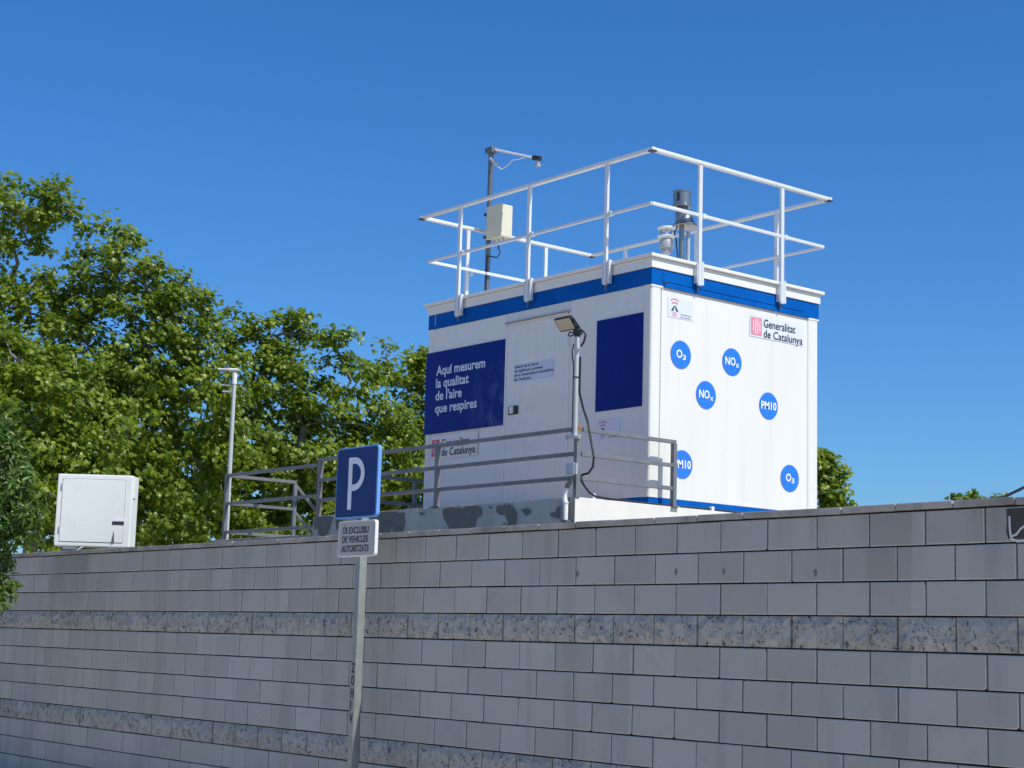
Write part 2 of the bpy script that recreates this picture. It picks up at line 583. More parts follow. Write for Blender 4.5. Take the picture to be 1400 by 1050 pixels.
def block_mesh(variant):
    w, h, c = 0.3890, 0.1900, 0.0050
    x0, x1, z0, z1 = -w/2, w/2, -h/2, h/2
    pts = [(x0, z0), (x1, z0), (x1, z1), (x0, z1)]
    cuts = {1: (3, 0.018, 0.010), 2: (2, 0.012, 0.022), 3: (1, 0.02, 0.012), 4: (0, 0.010, 0.014)}
    if variant in cuts:
        i, a, b_ = cuts[variant]
        x, z = pts[i]
        sx, sz = (1 if x < 0 else -1), (1 if z < 0 else -1)
        p1, p2 = (x+sx*a, z), (x, z+sz*b_)
        rep = [p1, p2] if i in (1, 3) else [p2, p1]
        if i == 1:
            rep = [(x+sx*a, z), (x, z+sz*b_)]
        if i == 3:
            rep = [(x+sx*a, z), (x, z+sz*b_)]
        if i in (0, 2):
            rep = [(x, z+sz*b_), (x+sx*a, z)]
        pts = pts[:i]+rep+pts[i+1:]
    n = len(pts)
    inner = [(x*(1-2*c/w), z*(1-2*c/h)) for x, z in pts]
    vs = [(x, 0.05, z) for x, z in pts]+[(x, c*0.8, z) for x, z in pts]+[(x, 0, z) for x, z in inner]
    fs = []
    for k in (0, 1):
        for i in range(n):
            j = (i+1) % n
            fs.append((k*n+i, k*n+j, (k+1)*n+j, (k+1)*n+i))
    fs.append(tuple(2*n+i for i in range(n)))
    return vs, fs

def split_mesh(seed):
    w, h = 0.389, 0.190
    nx, nz = 9, 5
    vs, fs = [], []
    for j in range(nz):
        for i in range(nx):
            x = -w/2+w*i/(nx-1)
            z = -h/2+h*j/(nz-1)
            edge = min(i, nx-1-i, j*1.0, nz-1-j)
            d = 0.003 if edge == 0 else -0.005-0.028*max(0, noise.noise(Vector((x*14+seed*3.1, z*18, seed)))+0.35)
            jx = 0 if edge == 0 else random.uniform(-.008, .008)
            vs.append((x+jx, d, z))
    for j in range(nz-1):
        for i in range(nx-1):
            a = j*nx+i
            if random.random() < .5:
                fs += [(a, a+1, a+nx+1), (a, a+nx+1, a+nx)]
            else:
                fs += [(a, a+1, a+nx), (a+1, a+nx+1, a+nx)]
    b0 = len(vs)
    vs += [(-w/2, .05, -h/2), (w/2, .05, -h/2), (w/2, .05, h/2), (-w/2, .05, h/2)]
    fs.append(tuple([b0, b0+1]+list(range(nx-1, -1, -1))))
    fs.append(tuple([b0+2, b0+3]+[(nz-1)*nx+i for i in range(nx)]))
    fs.append(tuple([b0+1, b0+2]+[j*nx+nx-1 for j in range(nz-1, -1, -1)]))
    fs.append(tuple([b0+3, b0]+[j*nx for j in range(nz)]))
    return vs, fs

def to_mesh(vf, name, mat):
    me = bpy.data.meshes.new(name)
    me.from_pydata(vf[0], [], vf[1])
    me.materials.append(mat)
    bm = bmesh.new()
    bm.from_mesh(me)
    bmesh.ops.recalc_face_normals(bm, faces=bm.faces[:])
    bm.to_mesh(me)
    bm.free()
    return me

bvf = [block_mesh(i) for i in range(5)]
bme = [to_mesh(v, 'block', M['block']) for v in bvf]
M['arris'] = concrete('pale_arris', (0.52, 0.52, 0.49), (0.36, 0.36, 0.34), 12, 0.6)
for me_ in bme:                       # pale edges round the face of each block
    me_.materials.append(M['arris'])
    for p_ in me_.polygons:
        if p_.normal.y < -0.2 and len(p_.vertices) == 4 and p_.area < 0.01:
            p_.material_index = 1
svf = [split_mesh(i+1) for i in range(6)]
sme = [to_mesh(v, 'split_block', M['split']) for v in svf]
ROUGH = (3, 8)
smooth_list, split_list = [], []
for i in range(13):
    par = i % 2
    for j in range(-84, 18):
        if (j-par) % 2:
            continue
        xc = X0+0.2*j+0.2            # centre of the block between joints j and j+2
        zc = Z0-0.2*i-0.1
        if xc < -21.6 or xc > -3.6:
            continue
        (split_list if i in ROUGH else smooth_list).append((xc, zc, i))

def seen(xc, zc):
    """how large the block shows from the street camera"""
    p = Vector((xc, WY, zc-1.62))
    d = p.dot(_F)
    if d < 1:
        return 0
    u = p.dot(_R)/d*2301
    v = -p.dot(_U)/d*2301
    if abs(u) > 715 or v > 540:
        return 0
    return 1000.0/d

smooth_list.sort(key=lambda b: -seen(b[0], b[1]))
split_list.sort(key=lambda b: -seen(b[0], b[1]))
def lay(lst, meshes, vfs, name, mat, limit):
    rest = MB()
    for k, (xc, zc, i) in enumerate(lst):
        r = random.random()
        vi = 0 if (r < 0.72 and name == 'block') else random.randrange(len(meshes))
        dy = random.uniform(-0.0022, 0.0022)
        dx = random.uniform(-0.002, 0.002)
        dz = random.uniform(-0.0008, 0.0008)
        rot = random.uniform(-0.002, 0.002)
        if name == 'split_block' and random.random() < .5:
            rot += math.pi
        if k < limit and seen(xc, zc) > 0:
            o = bpy.data.objects.new(name, meshes[vi])
            o.location = Vector((xc+dx, WY+dy, zc+dz)) - wall.location
            o.rotation_euler = (0, rot, 0)
            COL.objects.link(o)
            o.parent = wall
        else:
            T = Matrix.Translation((xc+dx, WY+dy, zc+dz)) @ Matrix.Rotation(rot, 4, 'Y')
            rest.add([T @ Vector(v) for v in vfs[vi][0]], vfs[vi][1])
    rest.build('far_'+name+'s', mat, wall, kind='stuff')
lay(smooth_list, bme, bvf, 'block', M['block'], 300)
lay(split_list, sme, svf, 'split_block', M['split'], 300)
MB().box((-21.8, WY+0.030, -0.2), (-3.4, WY+0.19, Z0+0.034)).build('joint_backing', M['mortar'], wall)

# coping slabs: joints on the odd half-blocks
def coping_mesh(k):
    b = MB()
    b.box((-0.1965, 0, 0), (0.1965, 0.225, 0.041), 0.004 + 0.002*k)
    return to_mesh((b.v, b.f), 'coping_slab', M['coping'])
cme = [coping_mesh(k) for k in range(3)]
for j in range(-79, 14, 2):
    xc = X0+0.2*j+0.2
    if xc < -21.6 or xc > -3.6:
        continue
    o = bpy.data.objects.new('coping_slab', random.choice(cme))
    o.location = Vector((xc+random.uniform(-.003, .003), WY-0.014+random.uniform(-.004, .004), Z0+0.004+random.uniform(0, .003))) - wall.location
    o.rotation_euler = (random.uniform(-.01, .01), random.uniform(-.006, .006), random.uniform(-.006, .006))
    COL.objects.link(o)
    o.parent = wall
# small mortar dabs and weep spots on the second course
for x, z in ((-7.52, 2.115), (-8.93, 2.12), (-7.95, 2.12), (-6.76, 2.10)):
    b = MB()
    n = 7
    pts = [(x+0.016*math.cos(2*math.pi*k/n)*random.uniform(.6, 1.1), WY-0.0035, z+0.026*math.sin(2*math.pi*k/n)*random.uniform(.6, 1.1)) for k in range(n)]
    b.poly(pts)
    b.build('dark_spot', M['bare'], wall)
# graffiti on the top course at the right end
b = MB()
pts = [(-5.41, 2.425), (-5.405, 2.36), (-5.412, 2.30), (-5.398, 2.262), (-5.10, 2.258), (-5.095, 2.43)]
b.poly([(x, WY-0.0045, z) for x, z in pts])
patch = b.build('graffiti_patch', M['tar'], wall, label='dark painted square with white strokes')
b = MB()
conv = lambda p: Vector((p.x, WY-0.007, p.y))
strip(b, [(-5.388, 2.385), (-5.386, 2.31), (-5.378, 2.262), (-5.34, 2.248), (-5.26, 2.25), (-5.15, 2.256)], 0.013, conv)
strip(b, [(-5.375, 2.275), (-5.345, 2.285), (-5.318, 2.315), (-5.29, 2.33), (-5.24, 2.345), (-5.19, 2.40)], 0.012, conv)
b.build('graffiti_line', M['chalk'], patch)

# ------------------------------------------------------------------ concrete plinth
PY, PX = 9.901, -11.262          # front face and right end of the plinth
PT = 2.935                       # its top
plinth = thing('concrete_plinth', 'raised concrete plinth with peeling grey paint on its front, under the white container', 'platform', (-13.4, PY, 1.6))
b = MB()
b.box((-15.545, PY+0.004, 1.55), (PX-0.01, 14.0, PT-0.012), 0.012)
b.build('plinth_core', M['cream'], plinth)
# painted skin on the front, with an uneven top edge
def uneven_skin(x0, x1, ztop, zbot, y, step, amp, name, mat, parent):
    b = MB()
    n = int((x1-x0)/step)
    top = []
    for i in range(n+1):
        x = x0+(x1-x0)*i/n
        z = ztop+amp*(noise.noise(Vector((x*3.3, 1.7, 0)))+0.6*noise.noise(Vector((x*17, 4.2, 0)))) - 0.6*amp
        top.append((x, z))
    vs = [(x, y, z) for x, z in top]+[(x, y, zbot) for x, z in top]+[(x, y+0.03, z+0.002) for x, z in top]
    m = n+1
    fs = []
    for i in range(n):
        fs += [(i, i+1, m+i+1, m+i), (i, 2*m+i, 2*m+i+1, i+1)]
    fs.append((0, m, 2*m))
    b.add(vs, fs)
    return b.build(name, mat, parent)
uneven_skin(-15.56, PX-0.155, PT+0.004, 1.58, PY-0.004, 0.035, 0.018, 'paint_skin', M['bag'], plinth)
def bare_patch(outline, k=0):
    pts = []
    n = len(outline)
    for i in range(n):
        a, c = Vector(outline[i]), Vector(outline[(i+1) % n])
        for t in (0, 0.25, 0.5, 0.75):
            p = a.lerp(c, t)
            p += Vector((noise.noise(Vector((p.x*40, p.y*40, 1)))*0.016, noise.noise(Vector((p.x*40, p.y*40, 5)))*0.016))
            pts.append((p.x, PY-0.0085, min(p.y, PT-0.012)))
    cx = sum(p[0] for p in pts)/len(pts)
    cz = sum(p[2] for p in pts)/len(pts)
    rim = []
    for p in pts:
        d = Vector((p[0]-cx, p[2]-cz))
        q = d.normalized()*(0.010+0.010*max(0, noise.noise(Vector((p[0]*25, p[2]*25, 9)))+.3))
        rim.append((p[0]+q.x, PY-0.0062, min(p[2]+q.y, PT-0.011)))
    MB().poly(rim).build('lifted_paint_rim', M['rim'], plinth)
    MB().poly(pts).build('bare_patch', M['bare'], plinth)
bare_patch([(-15.54, 2.90), (-15.50, 2.925), (-15.30, 2.93), (-15.16, 2.90), (-15.20, 2.83), (-15.24, 2.74), (-15.36, 2.69), (-15.44, 2.74), (-15.46, 2.80), (-15.53, 2.78)])
bare_patch([(-15.12, 2.92), (-15.02, 2.93), (-14.94, 2.84), (-15.02, 2.74), (-15.10, 2.78)])
bare_patch([(-14.50, 2.90), (-14.28, 2.925), (-14.0, 2.915), (-13.86, 2.90), (-13.84, 2.82), (-13.87, 2.70), (-14.02, 2.68), (-14.06, 2.75), (-14.10, 2.68), (-14.36, 2.66), (-14.42, 2.72), (-14.34, 2.78), (-14.46, 2.79), (-14.52, 2.84)])
bare_patch([(-13.22, 2.91), (-13.05, 2.925), (-12.90, 2.905), (-12.72, 2.925), (-12.61, 2.91), (-12.58, 2.84), (-12.66, 2.78), (-12.71, 2.68), (-12.83, 2.66), (-12.90, 2.71), (-12.96, 2.66), (-13.10, 2.65), (-13.12, 2.74), (-13.20, 2.82)])
bare_patch([(-12.37, 2.90), (-12.24, 2.915), (-12.14, 2.90), (-12.06, 2.83), (-12.07, 2.72), (-12.13, 2.66), (-12.21, 2.69), (-12.20, 2.77), (-12.25, 2.81), (-12.32, 2.81), (-12.38, 2.85)])
bare_patch([(-12.02, 2.85), (-11.94, 2.87), (-11.87, 2.85), (-11.87, 2.81), (-11.93, 2.79)])
bare_patch([(-11.60, 2.80), (-11.52, 2.81), (-11.50, 2.86), (-11.45, 2.86), (-11.45, 2.74), (-11.52, 2.76), (-11.58, 2.77)])
bare_patch([(-12.50, 2.90), (-12.44, 2.905), (-12.44, 2.88), (-12.49, 2.885)])
bare_patch([(-13.60, 2.89), (-13.52, 2.895), (-13.50, 2.865), (-13.57, 2.86)])
bare_patch([(-12.28, 2.72), (-12.25, 2.745), (-12.22, 2.715), (-12.25, 2.73)])
# bare concrete end of the front, right of the conduit
MB().box((PX-0.155, PY-0.003, 1.58), (PX-0.006, PY+0.05, PT-0.012), 0.003).build('bare_corner', M['bare'] if False else concrete('grey_corner_concrete', (0.27, 0.275, 0.25), (0.14, 0.145, 0.13), 8, 0.6), plinth)
# cream end wall facing right
MB().box((PX-0.05, PY, 1.58), (PX, 13.98, PT), 0.005).build('end_wall', M['cream'], plinth)
# tiled top, tile by tile along the open edge strip in front of the container
tv = MB().box((-0.146, -0.146, 0), (0.146, 0.146, 0.012), 0.0015)
tile_me = to_mesh((tv.v, tv.f), 'floor_tile', M['tile'])
for i in range(14):
    for j in range(3):
        o = bpy.data.objects.new('floor_tile', tile_me)
        o.location = Vector((-11.285-0.155-0.30*i, PY+0.17+0.30*j, PT-0.010+random.uniform(0, .001))) - plinth.location
        COL.objects.link(o)
        o.parent = plinth
# lower landing at the left end
MB().box((-17.66, PY-0.03, 2.60), (-15.56, 11.1, 2.735), 0.01).build('landing_slab', M['coping'], plinth)
for x in (-17.4, -15.9):
    MB().box((x-.1, PY+0.1, 1.58), (x+.1, 10.9, 2.60)).build('landing_support', M['cream'], plinth)
# steps going down behind the landing
for k in range(4):
    MB().box((-17.60, 11.11+0.27*k, 1.58), (-16.4, 11.11+0.27*(k+1)-0.002, 2.50-0.22*k), 0.006).build('step', M['coping'], plinth)

# ------------------------------------------------------------------ container
OX, OY, OZ = -11.412, 10.942, 3.024      # lower near corner of the body
UW, VW, H = 3.588, 2.415, 2.040          # long side, short side, body height
shelter = thing('monitoring_container', 'white box container with blue bands, navy signs and guard rail on its roof', 'container', (OX-UW/2, OY+VW/2, PT))
def Lp(u, h, off=0.0):
    return Vector((OX-u, OY-off, OZ+h))
def Rp(v, h, off=0.0):
    return Vector((OX+off, OY+v, OZ+h))
XR, XL = OX, OX-UW
YN, YB = OY, OY+VW

# skid beam below (blue)
MB().box((XL+0.01, YN+0.006, PT+0.02-0.02), (XR-0.006, YB-0.006, OZ)).build('skid_beam', M['blue_band'], shelter)
# wall core
MB().box((XL+0.02, YN+0.02, OZ), (XR-0.02, YB-0.02, OZ+H)).build('wall_core', M['white'], shelter)
# wall panels, slightly recessed between rounded corner columns
MB().box((XL+0.10, YN+0.006, OZ+0.002), (XL+1.40, YN+0.03, OZ+H-0.001), 0.003).build('wall_panel', M['white'], shelter)
MB().box((XL+1.403, YN+0.006, OZ+0.002), (XR-1.19, YN+0.03, OZ+H-0.001), 0.002).build('wall_panel', M['white'], shelter)
MB().box((XR-1.187, YN+0.006, OZ+0.002), (XR-0.055, YN+0.03, OZ+H-0.001), 0.003).build('wall_panel', M['white'], shelter)
MB().box((XR-0.03, YN+0.143, OZ+0.002), (XR-0.005, YB-0.17, OZ+H-0.001), 0.003).build('wall_panel', M['white'], shelter)
MB().box((XL+0.005, YN+0.143, OZ+0.002), (XL+0.03, YB-0.14, OZ+H-0.001), 0.003).build('wall_panel', M['white'], shelter)
MB().box((XL+0.14, YB-0.03, OZ+0.002), (XR-0.14, YB-0.005, OZ+H-0.001), 0.003).build('wall_panel', M['white'], shelter)
def column(x0, x1, y0, y1):
    bm = bmesh.new()
    bmesh.ops.create_cube(bm, size=1.0)
    for v in bm.verts:
        v.co = Vector(((x0+x1)/2+v.co.x*(x1-x0), (y0+y1)/2+v.co.y*(y1-y0), OZ+H/2+v.co.z*H))
    es = [e for e in bm.edges if abs(e.verts[0].co.z-e.verts[1].co.z) > 0.5]
    bmesh.ops.bevel(bm, geom=es, offset=0.028, segments=5, affect='EDGES', profile=0.5)
    MB().bm(bm).build('corner_column', M['white'], shelter, smooth=40)
column(XR-0.13, XR, YN, YN+0.14)
column(XR-0.13, XR, YB-0.165, YB)
column(XL, XL+0.098, YN, YN+0.14)
column(XL, XL+0.098, YB-0.14, YB)
# little end caps on top of the near columns
for (x0, x1, y0, y1) in ((XR-0.05, XR+0.006, YN-0.006, YN+0.15), (XR-0.05, XR+0.006, YB-0.17, YB+0.006), (XL-0.006, XL+0.11, YN-0.006, YN+0.05)):
    MB().box((x0, y0, OZ+H-0.022), (x1, y1, OZ+H-0.001), 0.006).build('column_cap', M['white_trim'], shelter)

# blue beam round the top, with a lower ledge
zb0, zb1 = OZ+H, OZ+2.203
MB().box((XL+0.004, YN-0.004, zb0), (XR+0.004, YB+0.004, zb1-0.001), 0.004).build('blue_beam', M['blue_band'], shelter)
MB().box((XR+0.004, YN+0.16, zb0-0.012), (XR+0.016, YB-0.16, zb0+0.028), 0.004).build('blue_ledge', M['blue_band'], shelter)
MB().box((XR+0.0045, YN+0.14, zb0+0.048), (XR+0.009, YB-0.25, zb1-0.024), 0.002).build('blue_insert', M['blue_band'], shelter)
MB().box((XR+0.006, YN+0.14, zb0+0.034), (XR+0.0105, YN+0.20, zb0+0.046)).build('drain_slot', M['dark_ink'], shelter)
MB().box((XL+0.13, YN-0.0065, zb0+0.035), (XL+0.136, YN-0.0045, zb1-0.01)).build('beam_seam', M['pale_ink'], shelter)
# white fascia and projecting lip
MB().box((XL-0.008, YN-0.016, zb1), (XR+0.016, YB+0.016, OZ+2.30), 0.004).build('roof_fascia', M['white_trim'], shelter)
MB().box((XL-0.055, YN-0.046, OZ+2.302), (XR+0.046, YB+0.052, OZ+2.336), 0.008).build('roof_lip', M['white_trim'], shelter)
RT = OZ+2.336

# door
door = MB().box((OX-2.165, YN-0.004, OZ+0.03), (OX-1.205, YN+0.02, OZ+1.905), 0.006).build('door', M['white'], shelter)
for (u0, u1, h0, h1) in ((2.192, 2.166, 0.01, 1.925), (1.204, 1.178, 0.01, 1.925)):
    MB().box((OX-u0, YN-0.009, OZ+h0), (OX-u1, YN+0.01, OZ+h1), 0.003).build('door_jamb', M['white_trim'], door)
MB().box((OX-2.19, YN-0.009, OZ+1.907), (OX-1.18, YN+0.01, OZ+1.925), 0.003).build('door_head', M['white_trim'], door)
MB().box((OX-2.20, YN-0.040, OZ+1.932), (OX-1.165, YN+0.01, OZ+1.940), 0.002).build('rain_drip', M['galv'], door)
MB().box((OX-2.103, YN-0.022, OZ+0.952), (OX-1.955, YN-0.004, OZ+1.042), 0.006).build('handle_plate', M['black'], door)
MB().box((OX-2.066, YN-0.040, OZ+0.962), (OX-2.012, YN-0.020, OZ+1.034), 0.006).build('handle_lever', M['white_trim'], door)
MB().tube([(OX-1.19, YN-0.02, OZ+1.545), (OX-1.19, YN-0.02, OZ+1.66)], 0.012, 8).build('hinge', M['white_trim'], door)
MB().tube([(OX-1.19, YN-0.035, OZ+1.575), (OX-1.19, YN+0.0, OZ+1.575)], 0.022, 10).build('hinge_bolt', M['white_trim'], door)
MB().tube([(OX-1.19, YN-0.02, OZ+0.16), (OX-1.19, YN-0.02, OZ+0.26)], 0.012, 8).build('hinge', M['white_trim'], door)

# navy sign with the slogan
sgn = MB().box((OX-3.592, YN-0.0075, OZ+0.858), (OX-2.196, YN-0.001, OZ+1.773)).build('slogan_sign', M['navy_reflect'], shelter, label='navy panel reading Aquí mesurem la qualitat de l\'aire que respires')
lx, uz = (1, 0, 0), (0, 0, 1)
text_line('Aquí mesurem', Lp(3.395, 1.509, 0.0105), lx, uz, 0.868, 0.098, 0.025, M['pale_ink'], sgn)
text_line('la qualitat', Lp(3.395, 1.368, 0.0105), lx, uz, 0.59, 0.098, 0.025, M['pale_ink'], sgn)
text_line('de l\'aire', Lp(3.395, 1.228, 0.0105), lx, uz, 0.475, 0.098, 0.025, M['pale_ink'], sgn)
text_line('que respires', Lp(3.395, 1.087, 0.0105), lx, uz, 0.745, 0.098, 0.025, M['pale_ink'], sgn)
MB().box((OX-0.765, YN-0.0045, OZ+0.868), (OX-0.103, YN+0.008, OZ+1.776)).build('blank_sign', M['navy'], shelter, label='plain navy panel without lettering')

# Generalitat marks
def flag(parent, F_, x0, x1, z0, z1, off, bg, inner):
    """red square with an oval holding upright bars; F_(x, z, off) -> world"""
    o = MB().poly([F_(x0, z0, off), F_(x1, z0, off), F_(x1, z1, off), F_(x0, z1, off)]).build('emblem', bg, parent)
    b = MB()
    cx, cz = (x0+x1)/2, (z0+z1)/2
    rx, rz = (x1-x0)*0.38, (z1-z0)*0.46
    for k in range(4):
        t = -0.78+0.52*k
        xx = cx+rx*t
        hh = rz*math.sqrt(max(0.05, 1-t*t))
        w = (x1-x0)*0.035
        b.poly([F_(xx-w, cz-hh, off+.002), F_(xx+w, cz-hh, off+.002), F_(xx+w, cz+hh, off+.002), F_(xx-w, cz+hh, off+.002)])
    b.build('emblem_bars', inner, parent)
FL = lambda x, z, off: Vector((OX+x, OY-off, OZ+z))       # x negative to the left
FR = lambda x, z, off: Vector((OX+off, OY+x, OZ+z))
st = MB().poly([FL(-3.46, .575, .0045-.010+.010), FL(-2.62, .575, .0045), FL(-2.62, .83, .0045), FL(-3.46, .83, .0045)]).build('government_sticker', M['white'], shelter)
flag(st, FL, -3.438, -3.300, .604, .788, .0065, M['red_ink'], M['sticker'])
text_line('Generalitat', FL(-3.256, .696, .0085), lx, uz, .49, .088, 0.008, M['dark_ink'], st)
text_line('de Catalunya', FL(-3.256, .602, .0085), lx, uz, .598, .082, 0.008, M['dark_ink'], st)
ry = (0, 1, 0)
st = MB().poly([FR(1.375, 1.725, .0045-.005), FR(2.175, 1.725, -.0005), FR(2.175, 1.945, -.0005), FR(1.375, 1.945, -.0005)]).build('government_sticker', M['sticker'], shelter)
flag(st, FR, 1.391, 1.548, 1.745, 1.925, .002, M['pink_ink'], M['white_ink'])
text_line('Generalitat', FR(1.576, 1.842, .004), ry, uz, .478, .082, 0.004, M['dark_ink'], st)
text_line('de Catalunya', FR(1.576, 1.738, .004), ry, uz, .588, .078, 0.004, M['dark_ink'], st)

# town crest stickers
def crest(F_, rdir, x0, x1, z0, z1, off, k):
    st = MB().poly([F_(x0, z0, off), F_(x1, z0, off), F_(x1, z1, off), F_(x0, z1, off)]).build('town_sticker', M['sticker'], shelter)
    w, h = x1-x0, z1-z0
    cx = x0+w*0.27
    b = MB()
    for i in range(5):                       # little letters in an arc
        a = math.radians(130-20*i)
        px, pz = cx+w*.20*math.cos(a), z0+h*.64+h*.26*math.sin(a)
        s = w*.018
        b.poly([F_(px-s, pz-s, off+.002), F_(px+s, pz-s, off+.002), F_(px+s, pz+s*1.4, off+.002), F_(px-s, pz+s*1.4, off+.002)])
    arc = [(cx+w*.13*math.cos(math.radians(150-12*i)), z0+h*.60+h*.14*math.sin(math.radians(150-12*i))) for i in range(11)]
    strip(b, arc, h*.045, lambda p: F_(p.x, p.y, off+.002))
    b.build('crest_crown', M['red_ink'], st)
    b = MB()
    for s in (-1, 1):
        b.poly([F_(cx+s*w*.15, z0+h*.32, off+.002), F_(cx+s*w*.055, z0+h*.32, off+.002), F_(cx, z0+h*.56, off+.002), F_(cx+s*w*.02, z0+h*.60, off+.002)])
    b.build('crest_peaks', M['green_ink'], st)
    b = MB()
    for t in (-.06, 0, .06):
        b.poly([F_(cx+w*(t-.013), z0+h*.06, off+.002), F_(cx+w*(t+.013), z0+h*.06, off+.002), F_(cx+w*(t+.013), z0+h*.28, off+.002), F_(cx+w*(t-.013), z0+h*.28, off+.002)])
    b.build('crest_bars', M['pink_ink'], st)
    b = MB()
    text_line('Ajuntament', F_(x0+w*.50, z0+h*.185, off+.002), rdir, uz, w*.42, h*.062, 0.008, M['dark_ink'], st)
    text_line('de Cubelles', F_(x0+w*.50, z0+h*.055, off+.002), rdir, uz, w*.40, h*.062, 0.008, M['dark_ink'], st)
crest(FR, ry, .222, .566, 1.755, 1.955, -.002, 0)
crest(FL, lx, -.749, -.404, .590, .780, -.003, 1)

# door notice
nt_ = MB().poly([FL(-2.04, 1.286, .0055), FL(-1.398, 1.286, .0055), FL(-1.398, 1.475, .0055), FL(-2.04, 1.475, .0055)]).build('door_notice', paint('grey_lavender_sticker', (0.60, 0.62, 0.74), 0.42, 0, 0.02), door)
for s, z, w in (('Estació de la Xarxa', 1.437, .385), ('de vigilància i previsió', 1.393, .455), ('de la contaminació atmosfèrica', 1.349, .63), ('de Catalunya', 1.304, .26)):
    text_line(s, FL(-2.03, z, .0075), lx, uz, w, .028, 0.014, M['dark_ink'], nt_)

# round pollutant stickers
def dot(v, h, words):
    n = 40
    r = 0.137
    o = MB().poly([FR(v+r*math.cos(2*math.pi*k/n), h+r*math.sin(2*math.pi*k/n), .0005) for k in range(n)]).build('round_sticker', M['dot_blue'], shelter, label='round blue sticker reading '+{'O': 'O3', 'N': 'NOx', 'P': 'PM10'}[words[0]])
    b = MB()
    if words == 'O3':
        text_into(b, 'O', FR(v-.062, h-.032, .0028), ry, uz, .078, .076, 0.022)
        text_into(b, '3', FR(v+.022, h-.046, .0028), ry, uz, .042, .048, 0.022)
    elif words == 'NOx':
        text_into(b, 'NO', FR(v-.100, h-.032, .0028), ry, uz, .146, .076, 0.022)
        text_into(b, 'x', FR(v+.052, h-.046, .0028), ry, uz, .046, .052, 0.020)
    else:
        text_into(b, 'PM10', FR(v-.112, h-.036, .0028), ry, uz, .224, .075, 0.022)
    b.build('lettering', M['white_ink'], o)
for v, h, s in ((.406, 1.404, 'O3'), (1.120, 1.424, 'NOx'), (.758, 1.051, 'NOx'), (1.658, 1.044, 'PM10'), (.445, .343, 'PM10'), (1.980, .338, 'O3')):
    dot(v, h, s)

# roof guard rail
HT, HM = 3.344, 2.812
u0, u1, v0, v1 = -0.052, 3.700, -0.065, 2.520
def P3(u, v, h):
    return Vector((OX-u, OY+v, OZ+h))
top = [((u0, v0), (u1, v0)), ((u0, v0), (u0, v1)), ((u1, v0), (u1, v1)), ((u0, v1), (u1, v1))]
for (a, c) in top:
    ext = 0.03
    d = Vector((c[0]-a[0], c[1]-a[1])).normalized()
    p = P3(a[0]-d.x*ext, a[1]-d.y*ext, HT+0.001*(a[1] == c[1]))
    q = P3(c[0]+d.x*ext, c[1]+d.y*ext, HT+0.001*(a[1] == c[1]))
    MB().bar(p, q, 0.050, 0.040, c=0.012).build('top_rail', M['alu'], shelter, smooth=50)
m0, m1, w0, w1 = -0.052, 3.545, -0.065, 2.440
for (a, c) in [((m0, w0), (m1, w0)), ((m0, w0), (m0, w1)), ((m1, w0), (m1, w1)), ((m0, w1), (m1, w1))]:
    MB().bar(P3(a[0], a[1], HM), P3(c[0], c[1], HM), 0.024, 0.034, c=0.008).build('mid_rail', M['alu'], shelter, smooth=50)
for (x, y) in ((u0, v0), (u1, v0), (u0, v1), (u1, v1)):
    p = P3(x, y, HT)
    MB().box((p.x-.033, p.y-.033, p.z-.022), (p.x+.033, p.y+.033, p.z-.012)).build('rail_end_cap', M['black'], shelter)
def guard_post(u, v, outward):
    """outward: unit (x, y) in world"""
    p = P3(u, v, 0)
    ox, oy = outward
    b = MB()
    b.bar((p.x, p.y, OZ+2.105), (p.x, p.y, OZ+HT-0.018), 0.046, 0.030, up=(ox, oy, 0), c=0.006)
    o = b.build('guard_post', M['alu'], shelter)
    tx, ty = -oy, ox           # sideways along the face
    if (tx, ty) == (-1, 0) or (tx, ty) == (0, -1):
        tx, ty = -tx, -ty
    b = MB()
    cx, cy = p.x-ox*0.012, p.y-oy*0.012
    b.bar((cx+tx*.046, cy+ty*.046, OZ+2.115), (cx+tx*.046, cy+ty*.046, OZ+2.350), 0.030, 0.040, up=(ox, oy, 0), c=0.003)
    b.bar((cx-tx*.034, cy-ty*.034, OZ+2.125), (cx-tx*.034, cy-ty*.034, OZ+2.325), 0.010, 0.050, up=(ox, oy, 0), c=0.002)
    b.build('clamp', M['alu'], o)
    b = MB()
    b.tube([(p.x-ox*.012, p.y-oy*.012, OZ+2.05), (p.x-ox*.012, p.y-oy*.012, OZ+2.12)], 0.008, 8)
    b.build('clamp_bolt', M['galv_dark'], o)
    b = MB()
    b.bar((p.x+tx*.034, p.y+ty*.034, OZ+HM), (p.x+tx*.078, p.y+ty*.078, OZ+HM), 0.038, 0.048, c=0.005)
    b.build('rail_sleeve', M['alu'], o)
for u in (.590, 1.790, 2.975):
    guard_post(u, v0, (0, -1))
for v in (.590, 1.786):
    guard_post(u0, v, (1, 0))
for v in (.602, 1.783):
    guard_post(u1, v, (-1, 0))
for u in (.680, 1.90, 3.095):
    guard_post(u, v1, (0, 1))

